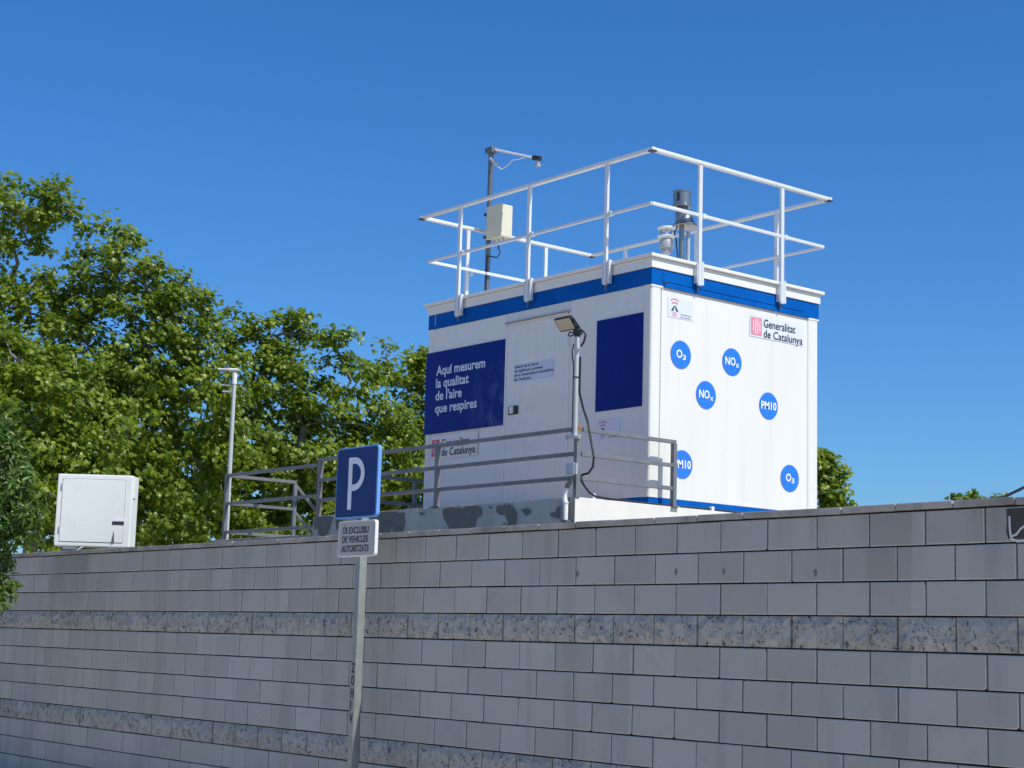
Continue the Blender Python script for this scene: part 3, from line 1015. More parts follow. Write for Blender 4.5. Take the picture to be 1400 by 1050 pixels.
# ------------------------------------------------------------------ things on the roof
mx, my = -15.01, 11.762
mast = thing('sensor_mast', 'dark steel mast with side arm and beige box on the container roof', 'mast', (mx, my, RT))
MB().tube([(mx, my, RT-.001), (mx, my, 7.36)], 0.030, 14).build('mast_tube', M['galv_dark'], mast, smooth=40)
MB().lathe([(0.075, 0), (0.075, 0.012), (0.035, 0.016), (0.035, 0.05)], (mx, my, RT), 16).build('mast_foot', M['galv_dark'], mast, smooth=40)
MB().box((mx-.060, my-.05, 7.285), (mx+.075, my+.05, 7.355), 0.008).build('arm_clamp', M['galv_dark'], mast)
ar0, ar1 = Vector((mx+.07, my, 7.322)), Vector((-14.165, my, 7.052))
MB().tube([ar0, ar1], 0.013, 8).build('side_arm', M['white_plastic'], mast)
b = MB()
b.tube([ar1-Vector((.06, 0, -.02)), ar1+Vector((.05, 0, -.012))], 0.030, 10)
b.build('sensor_joint', M['black'], mast)
b = MB()
b.tube([ar1+Vector((.02, 0, -.01)), ar1+Vector((.02, 0, -.105))], 0.017, 10)
b.tube([ar1+Vector((.02, 0, -.075)), ar1+Vector((.02, 0, -.10))], 0.030, 10)
b.build('sensor_head', M['grey_plastic'], mast)
b = MB()
b.tube([(mx+.02, my-.02, 7.22), (mx+.12, my-.02, 7.13)], 0.022, 8)
b.build('cable_gland', M['grey_plastic'], mast)
pts = [(mx+.12, my-.02, 7.12), (-14.80, my, 7.055), (-14.70, my, 7.075), (-14.60, my, 7.125), (-14.48, my, 7.11), (-14.36, my, 7.115), (-14.24, my, 7.08)]
MB().tube(pts, 0.006, 6).build('signal_cable', M['white_plastic'], mast)
box = MB().box((-14.925, my-.09, 6.225), (-14.66, my+.07, 6.605), 0.012).build('junction_box', M['beige'], mast)
MB().box((-14.932, my-.098, 6.218), (-14.653, my-.086, 6.612), 0.006).build('box_lid', M['beige'], box)
for x in (-14.87, -14.79, -14.71):
    MB().tube([(x, my-.02, 6.17), (x, my-.02, 6.23)], 0.016, 8).build('cable_gland', M['grey_plastic'], box)
for z in (6.55, 6.28):
    MB().box((mx-.045, my-.045, z-.015), (mx+.10, my+.045, z+.015), 0.004).build('box_clamp', M['black'], mast)
pts = [(-14.79, my-.02, 6.18), (-14.78, my-.03, 6.11), (-14.74, my-.03, 6.05), (-14.80, my-.03, 6.00), (-14.90, my-.03, 6.03), (-14.98, my-.035, 6.05)]
MB().tube(pts, 0.008, 6).build('power_cable', M['black'], mast)
MB().tube([(-14.98, my-.035, 6.05), (-14.99, my-.036, 5.75), (-14.985, my-.036, RT)], 0.008, 6).build('power_cable', M['black'], mast)

sx_, sy_ = -11.822, 11.742
samp = thing('dust_sampler', 'shiny metal particle sampler head on a slim tube above the roof corner', 'sampler', (sx_, sy_, RT))
MB().tube([(sx_, sy_, RT-.001), (sx_, sy_, 5.93)], 0.026, 12).build('inlet_tube', M['steel'], samp, smooth=40)
MB().tube([(sx_+.02, sy_+.075, RT-.001), (sx_+.02, sy_+.075, 5.80)], 0.020, 10).build('support_tube', M['grey_plastic'], samp, smooth=40)
MB().lathe([(.02, .93-.575), (.130, .925-.575), (.132, .935-.575), (.095, .975-.575), (.080, 1.05-.575), (.08, 1.06-.575), (.03, 1.065-.575)], (sx_+.008, sy_+.035, 5.49), 24).build('rain_skirt', M['steel'], samp, smooth=40)
MB().lathe([(.03, 5.895), (.062, 5.90), (.065, 6.02), (.058, 6.035), (.04, 6.045)], (sx_, sy_, 0), 24).build('lower_drum', M['steel'], samp, smooth=40)
hd = MB().lathe([(.04, 6.035), (.096, 6.040), (.096, 6.062), (.091, 6.066), (.091, 6.190), (.096, 6.192), (.096, 6.205), (.0, 6.212)], (sx_, sy_, 0), 28).build('sampler_head', M['steel'], samp, smooth=40)
MB().box((sx_+.02, sy_-.093, 6.09), (sx_+.05, sy_-.083, 6.175), 0.003).build('head_slot', M['black'], hd)
MB().tube([(sx_-.03, sy_-.02, 5.86), (sx_-.05, sy_-.055, 5.78), (sx_-.03, sy_-.045, 5.70), (sx_-.02, sy_-.035, 5.55), (sx_-.01, sy_-.035, RT)], 0.007, 6).build('sampler_cable', M['black'], samp)

wx_, wy_ = -11.74, 11.450
ws = thing('ultrasonic_wind_sensor', 'small white round weather sensor on a short stub above the roof corner', 'weather sensor', (wx_, wy_, RT))
MB().tube([(wx_, wy_, RT-.001), (wx_, wy_, 5.565)], 0.032, 14).build('stub', M['white_plastic'], ws, smooth=40)
MB().lathe([(.045, 5.500), (.052, 5.505), (.052, 5.525), (.045, 5.53)], (wx_, wy_, 0), 20).build('stub_collar', M['grey_plastic'], ws, smooth=40)
MB().lathe([(.04, 5.545), (.070, 5.550), (.074, 5.57), (.074, 5.615), (.066, 5.635), (.05, 5.65)], (wx_, wy_, 0), 24).build('sensor_body', M['grey_plastic'], ws, smooth=40)
MB().lathe([(.03, 5.645), (.070, 5.652), (.090, 5.668), (.090, 5.676), (.05, 5.688), (.03, 5.69)], (wx_, wy_, 0), 24).build('lower_disc', M['white_plastic'], ws, smooth=40)
MB().lathe([(.03, 5.735), (.080, 5.742), (.092, 5.752), (.090, 5.764), (.05, 5.774), (.0, 5.776)], (wx_, wy_, 0), 24).build('upper_disc', M['white_plastic'], ws, smooth=40)
for k in range(4):
    a = math.radians(45+90*k)
    MB().tube([(wx_+.055*math.cos(a), wy_+.055*math.sin(a), 5.68), (wx_+.055*math.cos(a), wy_+.055*math.sin(a), 5.745)], 0.014, 8).build('transducer_pin', M['grey_plastic'], ws)
MB().tube([(wx_-.03, wy_-.01, RT+.03), (wx_-.10, wy_-.03, RT+.06), (wx_-.16, wy_-.04, RT+.03)], 0.008, 6).build('sensor_cable', M['black'], ws)

# ------------------------------------------------------------------ plinth railing (with corner)
rail = thing('steel_railing', 'galvanised three-rail steel railing around the plinth in front of the container', 'railing', (-13.4, PY, PT))
RY = PY+0.022
CX = -11.276
ZR = (3.548, 3.325, 3.108)
for z in ZR:
    MB().bar((-15.50, RY, z), (CX, RY, z), 0.034, 0.036, c=0.003).build('rail', M['rail'], rail)
    MB().bar((CX, RY+.021, z), (CX, 11.155 if z == ZR[0] else 11.125, z), 0.034, 0.036, c=0.003).build('rail', M['rail'], rail)
for (x, y) in ((-15.50, RY), (-13.362, RY), (CX, RY), (CX, 11.137)):
    top_z = 3.53 if y > RY else 3.548+.018
    MB().box((x-.0225, y-.0225, PT-.01), (x+.0225, y+.0225, top_z), 0.003).build('post', M['rail'], rail)
MB().box((CX-.026, RY-.026, 3.535), (CX+.026, RY+.026, 3.572), 0.004).build('rusty_weld', M['rust'], rail)
for (x, y) in ((-13.362, RY), (CX, 11.137)):
    MB().box((x-.05, y-.045, PT-.004), (x+.05, y+.045, PT+.008), 0.002).build('foot_plate', M['rail'], rail)

# lower railing along the left landing, then along its end
lr = thing('landing_railing', 'lower steel railing section on the landing left of the container, beside the parking sign', 'railing', (-16.5, PY, 2.735))
ZL = (3.495, 3.158, 2.822)
for z in ZL:
    MB().bar((-17.52, RY, z), (-15.535, RY, z), 0.034, 0.036, c=0.003).build('rail', M['rail'], lr)
MB().box((-17.54, RY-.022, 2.72), (-17.496, RY+.022, 3.513), 0.003).build('post', M['rail'], lr)
sr = thing('stair_railing', 'light steel side railing with sloping handrails beside the steps, at the left end', 'railing', (-17.53, 10.4, 2.735))
SXX = -17.518
MB().bar((SXX, RY+.023, 3.492), (SXX, 10.875, 3.492), 0.034, 0.036, c=0.003).build('rail', M['rail'], sr)
MB().bar((SXX, RY+.023, 3.165), (SXX, 10.84, 3.165), 0.034, 0.036, c=0.003).build('rail', M['rail'], sr)
MB().bar((SXX, RY+.023, 2.826), (SXX, 10.84, 2.826), 0.034, 0.036, c=0.003).build('rail', M['rail'], sr)
MB().box((SXX-.02, 10.842, 2.72), (SXX+.02, 10.884, 3.472), 0.003).build('post', M['rail'], sr)
MB().bar((SXX, 10.885, 3.44), (SXX, 12.05, 2.36), 0.032, 0.032, c=0.003).build('sloping_rail', M['rail'], sr)
MB().bar((SXX, 10.885, 3.12), (SXX, 12.05, 2.04), 0.032, 0.032, c=0.003).build('sloping_rail', M['rail'], sr)
MB().box((SXX-.02, 12.05, 1.59), (SXX+.02, 12.09, 2.37), 0.003).build('post', M['rail'], sr)
er = thing('plinth_end_railing', 'short light railing at the left end of the plinth, beside the container side', 'railing', (-15.50, 11.0, PT))
for z in (3.43, 3.15):
    MB().bar((-15.50, 10.30, z), (-15.50, 11.55, z), 0.034, 0.036, c=0.003).build('rail', M['rail'], er)
for y in (10.30, 11.20):
    MB().box((-15.522, y-.02, PT-.01), (-15.478, y+.02, 3.411), 0.003).build('post', M['rail'], er)

# ------------------------------------------------------------------ floodlight on its pole
fl = thing('floodlight_pole', 'grey pole with a square floodlight clamped to the railing corner', 'floodlight', (-11.27, PY, PT))
fx, fy = -11.272, PY-0.012
MB().tube([(fx, fy, 3.475), (fx, fy, 4.395)], 0.0225, 14).build('pole', M['lamp'], fl, smooth=40)
MB().tube([(fx, fy, 4.385), (fx, fy, 4.43)], 0.028, 12).build('pole_cap', M['black'], fl, smooth=40)
b = MB()
b.box((fx-.040, fy-.040, 3.455), (fx+.040, fy+.04, 3.495), 0.012)
b.tube([(fx-.045, fy-.03, 3.475), (fx-.075, fy-.03, 3.455), (fx-.085, fy-.03, 3.49)], 0.010, 8)
b.tube([(fx+.045, fy-.03, 3.475), (fx+.075, fy-.03, 3.455), (fx+.085, fy-.03, 3.49)], 0.010, 8)
b.build('pole_clamp', M['galv'], fl)
b = MB()
b.box((fx-.050, fy-.055, 3.125), (fx+.055, fy-.035, 3.235), 0.010)
b.tube([(fx+.06, fy-.03, 3.23), (fx+.06, fy-.03, 3.13)], 0.016, 8)
b.tube([(fx-.06, fy-.03, 3.235), (fx-.06, fy-.03, 3.14)], 0.012, 8)
b.build('lower_clamp', M['galv'], fl)
# lamp head: tilted panel facing down and out
w_, h_ = 0.226, 0.138
cxh = Vector((-11.405, PY-0.045, 4.512))
ax = Vector((1, 0, 0.0))
upv = Vector((-0.06, -0.60, 0.80)).normalized()
nv = ax.cross(upv).normalized()
if nv.y > 0:
    nv = -nv
Mh = Matrix((ax, upv, nv)).transposed().to_4x4()
Mh.translation = cxh
def hbox(lo, hi, c, name, mat, parent):
    t = MB().box(lo, hi, c)
    b = MB()
    b.add([Mh @ v for v in t.v], t.f)
    return b.build(name, mat, parent)
head = hbox((-w_/2, -h_/2, -0.030), (w_/2, h_/2, 0.002), 0.006, 'lamp_housing', M['black'], fl)
hbox((-w_/2+.013, -h_/2+.013, 0.0025), (w_/2-.013, h_/2-.013, 0.005), 0.0015, 'lamp_diffuser', M['led'], head)
b = MB()
e = Mh @ Vector((w_/2+.006, 0.035, -.018))
e2 = Mh @ Vector((w_/2+.006, -0.045, -.018))
b.tube([e, Vector((-11.240, PY-.02, 4.47)), Vector((-11.235, PY-.01, 4.445)), e2], 0.009, 6)
b.build('yoke', M['black'], head)
MB().box((fx-.030, fy-.028, 4.40), (fx+.040, fy+.03, 4.455), 0.008).build('lamp_knuckle', M['black'], fl)
b = MB()
b.tube([(fx-.02, fy-.03, 4.425), (fx-.075, fy-.03, 4.43), (fx-.09, fy-.03, 4.405), (fx-.06, fy-.03, 4.392), (fx-.01, fy-.03, 4.405)], 0.007, 6)
b.build('cable_loop', M['black'], fl)
b = MB()
b.tube([(fx+.02, fy-.02, 4.43), (fx+.09, fy-.01, 4.425), (fx+.115, fy, 4.39), (fx+.095, fy, 4.33), (fx+.045, fy+.01, 4.295)], 0.010, 8)
b.build('lamp_cable', M['black'], fl)
b = MB()
b.tube([(fx-.03, fy-.01, 4.32), (fx-.055, fy-.01, 4.26), (fx-.05, fy-.01, 4.21), (fx-.028, fy-.01, 4.13), (fx-.027, fy-.01, 3.50)], 0.006, 6)
b.build('thin_cable', M['black'], fl)
MB().tube([(fx, fy, 4.005), (fx, fy, 4.018)], 0.026, 12).build('cable_tie', M['black'], fl)
b = MB()
b.tube([(fx+.025, fy+.02, 4.20), (fx+.025, fy+.02, 3.88), (fx+.03, PY+.05, 3.74), (fx+.060, 9.983, 3.62), (-11.155, 9.983, 3.42), (-11.116, 9.983, 3.288), (-11.128, 9.983, 3.20), (-11.185, 9.983, 3.148), (-11.262, 9.97, 3.135)], 0.0105, 8)
b.build('drooping_cable', M['black'], fl)
# cable lying along the end wall
cb = thing('black_cable', 'black cable clipped along the top of the sunny cream plinth side', 'cable', (-11.31, 10.1, PT))
pts = [(-11.255, 9.96, 3.085), (-11.25, 10.00, 3.035), (-11.255, 10.06, 2.985), (-11.265, 10.15, 2.955), (-11.27, 10.30, 2.949), (-11.285, 10.6, 2.947), (-11.292, 10.95, 2.945), (-11.292, 11.3, 2.945), (-11.292, 11.7, 2.952), (-11.292, 12.1, 2.946), (-11.292, 12.5, 2.946), (-11.292, 13.4, 2.946)]
MB().tube(pts, 0.010, 8).build('cable_run', M['black'], cb, smooth=60)
for y, z in ((10.13, 2.955), (11.66, 2.950)):
    MB().box((-11.300, y-.018, z-.022), (-11.262, y+.018, z+.026), 0.005).build('cable_clip', M['white_plastic'], cb)
# white conduit on the front
cd = thing('white_conduit', 'white plastic pipe bending down the shaded plinth front near its corner', 'pipe', (-11.33, PY, 2.7))
pts = [(-11.275, PY-.045, 3.085), (-11.305, PY-.045, 3.045), (-11.330, PY-.045, 3.018)]
MB().tube(pts, 0.022, 10).build('grey_elbow', M['galv_dark'], cd, smooth=50)
pts = [(-11.328, PY-.045, 3.020), (-11.352, PY-.045, 2.985), (-11.360, PY-.045, 2.95), (-11.350, PY-.045, 2.90), (-11.338, PY-.045, 2.86), (-11.338, PY-.045, 2.71)]
MB().tube(pts, [.021, .024, .024, .024, .023, .022], 12).build('conduit_pipe', M['white_plastic'], cd, smooth=50)
MB().tube([(-11.338, PY-.045, 2.70), (-11.338, PY-.045, 1.62)], 0.016, 10).build('conduit_tail', M['white_plastic'], cd, smooth=50)
MB().tube([(-11.338, PY-.045, 2.875), (-11.338, PY-.045, 2.89)], 0.027, 12).build('pipe_collar', M['white_plastic'], cd, smooth=50)
MB().box((-11.375, PY-.072, 2.708), (-11.300, PY+.0, 2.728), 0.004).build('pipe_bracket', M['galv_dark'], cd)

# ------------------------------------------------------------------ parking sign
sg = thing('parking_sign', 'blue square P parking sign with a small grey plate below on a leaning-looking steel post', 'sign', (-11.22, 7.6, 0))
sg['label'] = 'blue square P parking sign with small grey plate below on a square steel post'
sx0, sx1, sz0, sz1 = -11.522, -10.935, 2.580, 3.155
def xz(pts, y):
    return [Vector((x, y, z)) for x, z in pts]
MB().box((-11.248, 7.570, 0.0), (-11.186, 7.640, 3.11), 0.006).build('post', M['post'], sg, smooth=40)
b = MB()
plate_xz(b, rrect(sx0, sx1, sz0, sz1, .035), 7.535, 7.566)
pnl = b.build('sign_panel', M['sign_edge'], sg)
MB().poly(xz(rrect(sx0+.004, sx1-.004, sz0+.004, sz1-.004, .033), 7.5325)).build('sign_rim', M['sign_edge'], pnl)
MB().poly(xz(rrect(sx0+.012, sx1-.012, sz0+.012, sz1-.012, .028), 7.530)).build('sign_face', M['sign_blue'], pnl)
b = MB()
w = .056
cv = lambda p: Vector((p.x, 7.5275, p.y))
xl, zt, zbm = -11.340, 3.072, 2.650
bowl_h = .275
pts = [(xl+w, zt-w/2)]
R_ = bowl_h/2-w/2
cxp, czp = xl+.085, zt-bowl_h/2
arc = [(cxp+(R_+.010)*math.cos(math.radians(90-15*k)), czp+R_*math.sin(math.radians(90-15*k))) for k in range(13)]
strip(b, [(xl+w-.001, zt-w/2)]+arc+[(xl+w-.001, zt-bowl_h+w/2)], w*.92, cv)
strip(b, [(xl+w/2, zbm), (xl+w/2, zt-.001)], w, cv)
b.build('letter_p', M['pale_ink'], pnl)
px0, px1, pz0, pz1 = -11.462, -10.940, 2.272, 2.560
b = MB()
plate_xz(b, rrect(px0, px1, pz0, pz1, .03), 7.537, 7.566)
pl = b.build('text_plate', M['white_trim'], sg)
MB().poly(xz(rrect(px0+.010, px1-.010, pz0+.010, pz1-.010, .024), 7.5345)).build('plate_face', M['plate'], pl)
text_line('ÚS EXCLUSIU', (-11.395, 7.532, 2.458), lx, uz, .365, .050, 0.024, M['dark_ink'], pl)
text_line('DE VEHICLES', (-11.400, 7.532, 2.386), lx, uz, .365, .050, 0.024, M['dark_ink'], pl)
text_line('AUTORITZATS', (-11.405, 7.532, 2.312), lx, uz, .385, .050, 0.024, M['dark_ink'], pl)
b = MB()
for k, ch in enumerate('ZOHIV'):
    z = 1.395-0.098*k
    text_into(b, ch, (-11.240, 7.567, z-.03), lx, uz, .046 if ch != 'I' else .014, .070, 0.03)
b.build('pen_tag', M['black'], sg)
for z in (3.02, 2.70, 2.42):
    MB().box((-11.262, 7.562, z-.015), (-11.172, 7.650, z+.015), 0.004).build('sign_clamp', M['galv'], sg)

# ------------------------------------------------------------------ cabinet
cyaw = math.radians(51)
c0 = Vector((-18.518, 8.254, 2.596))
rx = Vector((math.cos(cyaw), math.sin(cyaw), 0))
nb = Vector((-math.sin(cyaw), math.cos(cyaw), 0))      # backwards
Mc = Matrix((rx, nb, Vector((0, 0, 1)))).transposed().to_4x4()
Mc.translation = c0
cabt = thing('electrical_cabinet', 'white metal cabinet with a closed hinged door, standing just behind the wall at the left', 'cabinet', tuple(c0+rx*.44+nb*.16-Vector((0, 0, 1.0))))
def cbx(lo, hi, c, name, mat, parent=cabt, smooth=None):
    t = MB().box(lo, hi, c)
    b = MB()
    b.add([Mc @ v for v in t.v], t.f)
    return b.build(name, mat, parent, smooth=smooth)
cbx((0, 0, 0), (.875, .32, .84), .014, 'cabinet_body', M['cab'])
dr = cbx((.062, -.006, .055), (.790, .002, .782), .003, 'cabinet_door', M['cab'])
seam = paint('seam_shadow_gap', (0.30, 0.31, 0.30), 0.6)
for lo, hi in (((.056, -.0015, .050), (.062, .001, .787)), ((.790, -.0015, .050), (.796, .001, .787)), ((.062, -.0015, .782), (.790, .001, .788)), ((.062, -.0015, .048), (.790, .001, .054))):
    cbx(lo, hi, 0, 'door_seam', seam, dr)
for z in (.16, .66):
    cbx((.050, -.016, z), (.066, -.002, z+.075), .004, 'hinge', M['grey_plastic'], dr)
cbx((.665, -.010, .262), (.800, -.005, .30), .001, 'name_plate', M['dark_ink'], dr)
cbx((.670, -.008, .305), (.805, -.0055, .335), .001, 'white_label', M['white_ink'], dr)
b = MB()
b.add([Mc @ Vector(p) for p in ((.668, -.012, .055), (.700, -.012, .055), (.694, -.012, .135), (.690, -.012, .19), (.668, -.006, .055), (.700, -.006, .055), (.694, -.006, .135), (.690, -.006, .19))], [(0, 1, 2, 3), (4, 7, 6, 5), (0, 4, 5, 1), (1, 5, 6, 2), (2, 6, 7, 3), (3, 7, 4, 0)])
b.build('latch', M['galv_dark'], dr)
cbx((.876, .05, .58), (.886, .16, .80), .003, 'side_vent', M['cab'])
cbx((.872, .06, .70), (.880, .14, .76), .002, 'vent_slot', M['galv_dark'])
for x in (.10, .62):
    cbx((x, .02, -.035), (x+.16, .28, .0), .006, 'foot', M['cab'])
cbx((.06, .05, -1.0), (.82, .27, -.035), .01, 'pedestal', M['coping'])
b = MB()
b.tube([Mc @ Vector(p) for p in ((.34, .0, -.005), (.30, -.02, -.03), (.27, -.03, -.07))], .006, 6)
b.build('loose_wire', M['white_plastic'], cabt)

# ------------------------------------------------------------------ street lamp
sl = thing('street_lamp', 'slim pale street lamp with a flat head in front of the trees', 'street lamp', (-23.0, 13.06, 1.6))
MB().tube([(-22.985, 13.050, 1.6), (-22.985, 13.050, 5.68)], [.046, .030], 14).build('lamp_post', M['lamp'], sl, smooth=40)
MB().tube([(-22.985, 13.05, 5.52), (-22.985, 13.05, 5.70)], .040, 12).build('post_cap', M['white_trim'], sl, smooth=40)
b = MB()
dl = Vector((-.155, -.19, 0)).normalized()
p0 = Vector((-22.94, 13.10, 5.745))
b.bar(p0, p0+dl*.33, .11, .024, c=.010)
b.bar(p0+dl*.02, p0+dl*.16, .08, .045, c=.015)
b.build('lamp_head', M['white_trim'], sl)
MB().bar(p0+dl*.20+Vector((0, 0, -.024)), p0+dl*.31+Vector((0, 0, -.022)), .08, .012).build('lamp_lens', M['grey_plastic'], sl)
b = MB()
q = Vector((-22.985, 13.05, 5.50))
b.bar(q, q+dl*.22, .014, .018)
b.bar(q+Vector((0, 0, -.10)), q+dl*.18+Vector((0, 0, -.10)), .02, .025)
b.build('side_bracket', M['galv'], sl)

# ------------------------------------------------------------------ overhead cable, far right
oc = MB()
pa, pb = Vector((-20.23, 23.02, 2.57)), Vector((-12.19, 31.44, 8.56))
pts = []
for i in range(25):
    t = i/24
    p = pa.lerp(pb, t)
    p.z -= 0.02*4*t*(1-t)
    pts.append(p)
oc.tube(pts, .026, 6)
o = oc.build('overhead_cable', M['black'], None)
tag(o, 'thin dark overhead cable rising to the right edge above the wall', 'cable')
pl_ = thing('utility_pole', 'wooden utility pole beyond the right edge carrying the overhead cable', 'pole', (-12.0, 31.9, 1.6))
MB().tube([(-12.0, 31.9, 1.6), (-12.0, 31.9, 8.9)], [.14, .09], 12).build('pole_shaft', M['bark'], pl_, smooth=40)
MB().bar((-12.5, 31.5, 8.6), (-11.5, 32.3, 8.6), .08, .08).build('crossarm', M['bark'], pl_)

# ================================================================== TREES
PLANE = np.array([(0, 0), (.26, -.04), (.50, .20), (.30, .36), (.47, .66), (.17, .62), (0, 1.0),
                  (-.17, .62), (-.47, .66), (-.30, .36), (-.50, .20), (-.26, -.04)], float)
NARROW = np.array([(0, 0), (.13, .25), (.15, .5), (.08, .8), (0, 1.0), (-.08, .8), (-.15, .5), (-.13, .25)], float)

def leaf_mesh(name, pos, nrm, size, shape, mat, fold=0.22, droop=0.18):
    """pos (n,3), nrm (n,3) blade normals; each leaf is a small folded lobed blade"""
    n = len(pos)
    k = len(shape)
    nrm = nrm/np.linalg.norm(nrm, axis=1, keepdims=True)
    rnd = rng.normal(size=(n, 3))
    t = rnd-(rnd*nrm).sum(1, keepdims=True)*nrm
    t /= np.linalg.norm(t, axis=1, keepdims=True)
    # tips hang a little
    t[:, 2] -= 0.35
    t -= (t*nrm).sum(1, keepdims=True)*nrm
    t /= np.linalg.norm(t, axis=1, keepdims=True)
    s = np.cross(t, nrm)
    ctr = np.array([[0, 0.42]])
    loc = np.concatenate([ctr, shape], 0)
    zz = -fold*np.abs(loc[:, 0])-droop*loc[:, 1]**2
    zz[0] = 0.03
    V = (pos[:, None, :] + size[:, None, None]*(loc[None, :, 0:1]*s[:, None, :] + loc[None, :, 1:2]*t[:, None, :] + zz[None, :, None]*nrm[:, None, :]))
    V = V.reshape(-1, 3)
    kk = k+1
    base = (np.arange(n)*kk)[:, None, None]
    tri = np.array([(0, 1+i, 1+(i+1) % k) for i in range(k)])[None]
    T = (base+tri).reshape(-1, 3)
    me = bpy.data.meshes.new(name)
    me.vertices.add(len(V))
    me.vertices.foreach_set('co', V.ravel())
    me.loops.add(T.size)
    me.loops.foreach_set('vertex_index', T.ravel().astype(np.int32))
    me.polygons.add(len(T))
    me.polygons.foreach_set('loop_start', np.arange(0, T.size, 3, dtype=np.int32))
    me.polygons.foreach_set('loop_total', np.full(len(T), 3, dtype=np.int32))
    me.polygons.foreach_set('use_smooth', np.ones(len(T), dtype=bool))
    me.update(calc_edges=True)
    me.materials.append(mat)
    return me

def make_tree(name, label, cat, blobs, base, top, r_trunk, dens=30.0, leaves=30, size=(.070, .130),
              crad=.34, shape=PLANE, mat=None, bark=None, group=None, tw=0.010, droopy=0.0, seed=1, crown_center=None, hole=-0.20):
    mat = mat or M['leaf']
    bark = bark or M['bark']
    rs = np.random.default_rng(seed)
    cl, cr = [], []
    for (x, y, z, r) in blobs:
        k = max(3, int(dens*r*r))
        d = rs.normal(size=(k, 3))
        d /= np.linalg.norm(d, axis=1, keepdims=True)
        rad = r*(0.30+0.70*rs.random((k, 1))**0.6)
        p = np.array([[x, y, z]])+d*rad*np.array([[1, 1, .92]])
        cl.append(p)
        # stray twigs that stick out of the crown
        k2 = max(2, int(4*r*r))
        d = rs.normal(size=(k2, 3))
        d[:, 2] = np.abs(d[:, 2])*.7
        d /= np.linalg.norm(d, axis=1, keepdims=True)
        cl.append(np.array([[x, y, z]])+d*r*rs.uniform(1.0, 1.28, size=(k2, 1)))
    C_ = np.concatenate(cl, 0)
    # open holes: drop clusters where a coarse noise is low
    keep = np.array([noise.noise(Vector((c[0]*.85+seed, c[1]*.85, c[2]*.85))) > (hole if c[2] > 5.2 else hole-0.16) for c in C_])
    C_ = C_[keep]
    tr = thing(name, label, cat, base, group)
    base_v, top_v = Vector(base), Vector(top)
    # trunk
    b = MB()
    path, rad = [], []
    for i in range(9):
        t = i/8
        p = base_v.lerp(top_v, t)+Vector((math.sin(t*5+seed)*.10, math.cos(t*4+seed)*.08, 0))*t
        path.append(p)
        rad.append(r_trunk*(1-.62*t)*(1.25 if i == 0 else 1))
    b.tube(path, rad, 10)
    b.build('trunk', bark, tr, smooth=60)
    # limbs to every blob centre, then branches to every cluster
    nodes = [p for p in path[3:]]
    nrad = [r_trunk*.45]*len(nodes)
    for (x, y, z, r) in sorted(blobs, key=lambda q: (Vector(q[:3])-top_v).length):
        g = Vector((x, y, z))
        cand = sorted(range(len(nodes)), key=lambda i: (nodes[i]-g).length + 0.35*max(0, nodes[i].z-g.z+.3))[:1]
        s = nodes[cand[0]]
        L = (g-s).length
        if L < .05:
            continue
        pts = []
        m = 6
        for i in range(m+1):
            t = i/m
            p = s.lerp(g, t)
            p.z += math.sin(t*math.pi)*L*.10
            jit = 0.06*L*math.sin(t*math.pi)
            p += Vector((rs.normal()*jit, rs.normal()*jit, rs.normal()*jit*.6))
            pts.append(p)
        r0 = max(.028, min(r_trunk*.42, .018+.020*L))
        b = MB()
        b.tube(pts, [r0*(1-.55*i/m) for i in range(m+1)], 7)
        b.build('limb', bark, tr, smooth=60)
        nodes += pts[2:]
        nrad += [r0*.5]*len(pts[2:])
    NA = np.array([tuple(p) for p in nodes])
    order = np.argsort(np.min(np.linalg.norm(C_[:, None, :]-NA[None], axis=2), axis=1))
    b = MB()
    pool = [tuple(p) for p in NA]
    for i in order:
        c = C_[i]
        A = np.array(pool)
        dd = np.linalg.norm(A-c, axis=1)+0.4*np.maximum(0, A[:, 2]-c[2]-.1)
        s = A[int(np.argmin(dd))]
        L = float(np.linalg.norm(c-s))
        if L < .08:
            continue
        mid = (s+c)/2+rs.normal(size=3)*L*.10+np.array([0, 0, L*.08])
        b.tube([s, mid, c], [tw*(1+L*.9), tw*(.8+L*.5), tw*.5], 4, caps=False)
        pool.append(tuple(mid))
        pool.append(tuple(c))
    b.build('branches', bark, tr, kind='stuff')
    # leaves in sprays round every cluster centre
    n = len(C_)*leaves
    ctr = np.repeat(C_, leaves, 0)
    q = rs.normal(size=(n, 3))
    q /= np.linalg.norm(q, axis=1, keepdims=True)
    rad = crad*(rs.random((n, 1))**.55)
    csz = np.repeat(rs.uniform(.65, 1.25, size=(len(C_), 1)), leaves, 0)
    off = q*rad*csz*np.array([[1, 1, .62]])
    if droopy:
        off[:, 2] -= droopy*rs.random(n)**1.5
    pos = ctr+off
    cc = np.array(crown_center if crown_center else C_.mean(0))
    out = pos-cc
    out /= (np.linalg.norm(out, axis=1, keepdims=True)+1e-6)
    nr = 0.55*out+0.45*q+np.array([[0.42, 0.0, .70]])+0.70*rs.normal(size=(n, 3))
    sz = rs.uniform(size[0], size[1], n)
    me = leaf_mesh('crown', pos-np.array(base), nr, sz, shape, mat)
    o = bpy.data.objects.new('crown', me)
    COL.objects.link(o)
    o.parent = tr
    o['kind'] = 'stuff'
    return tr

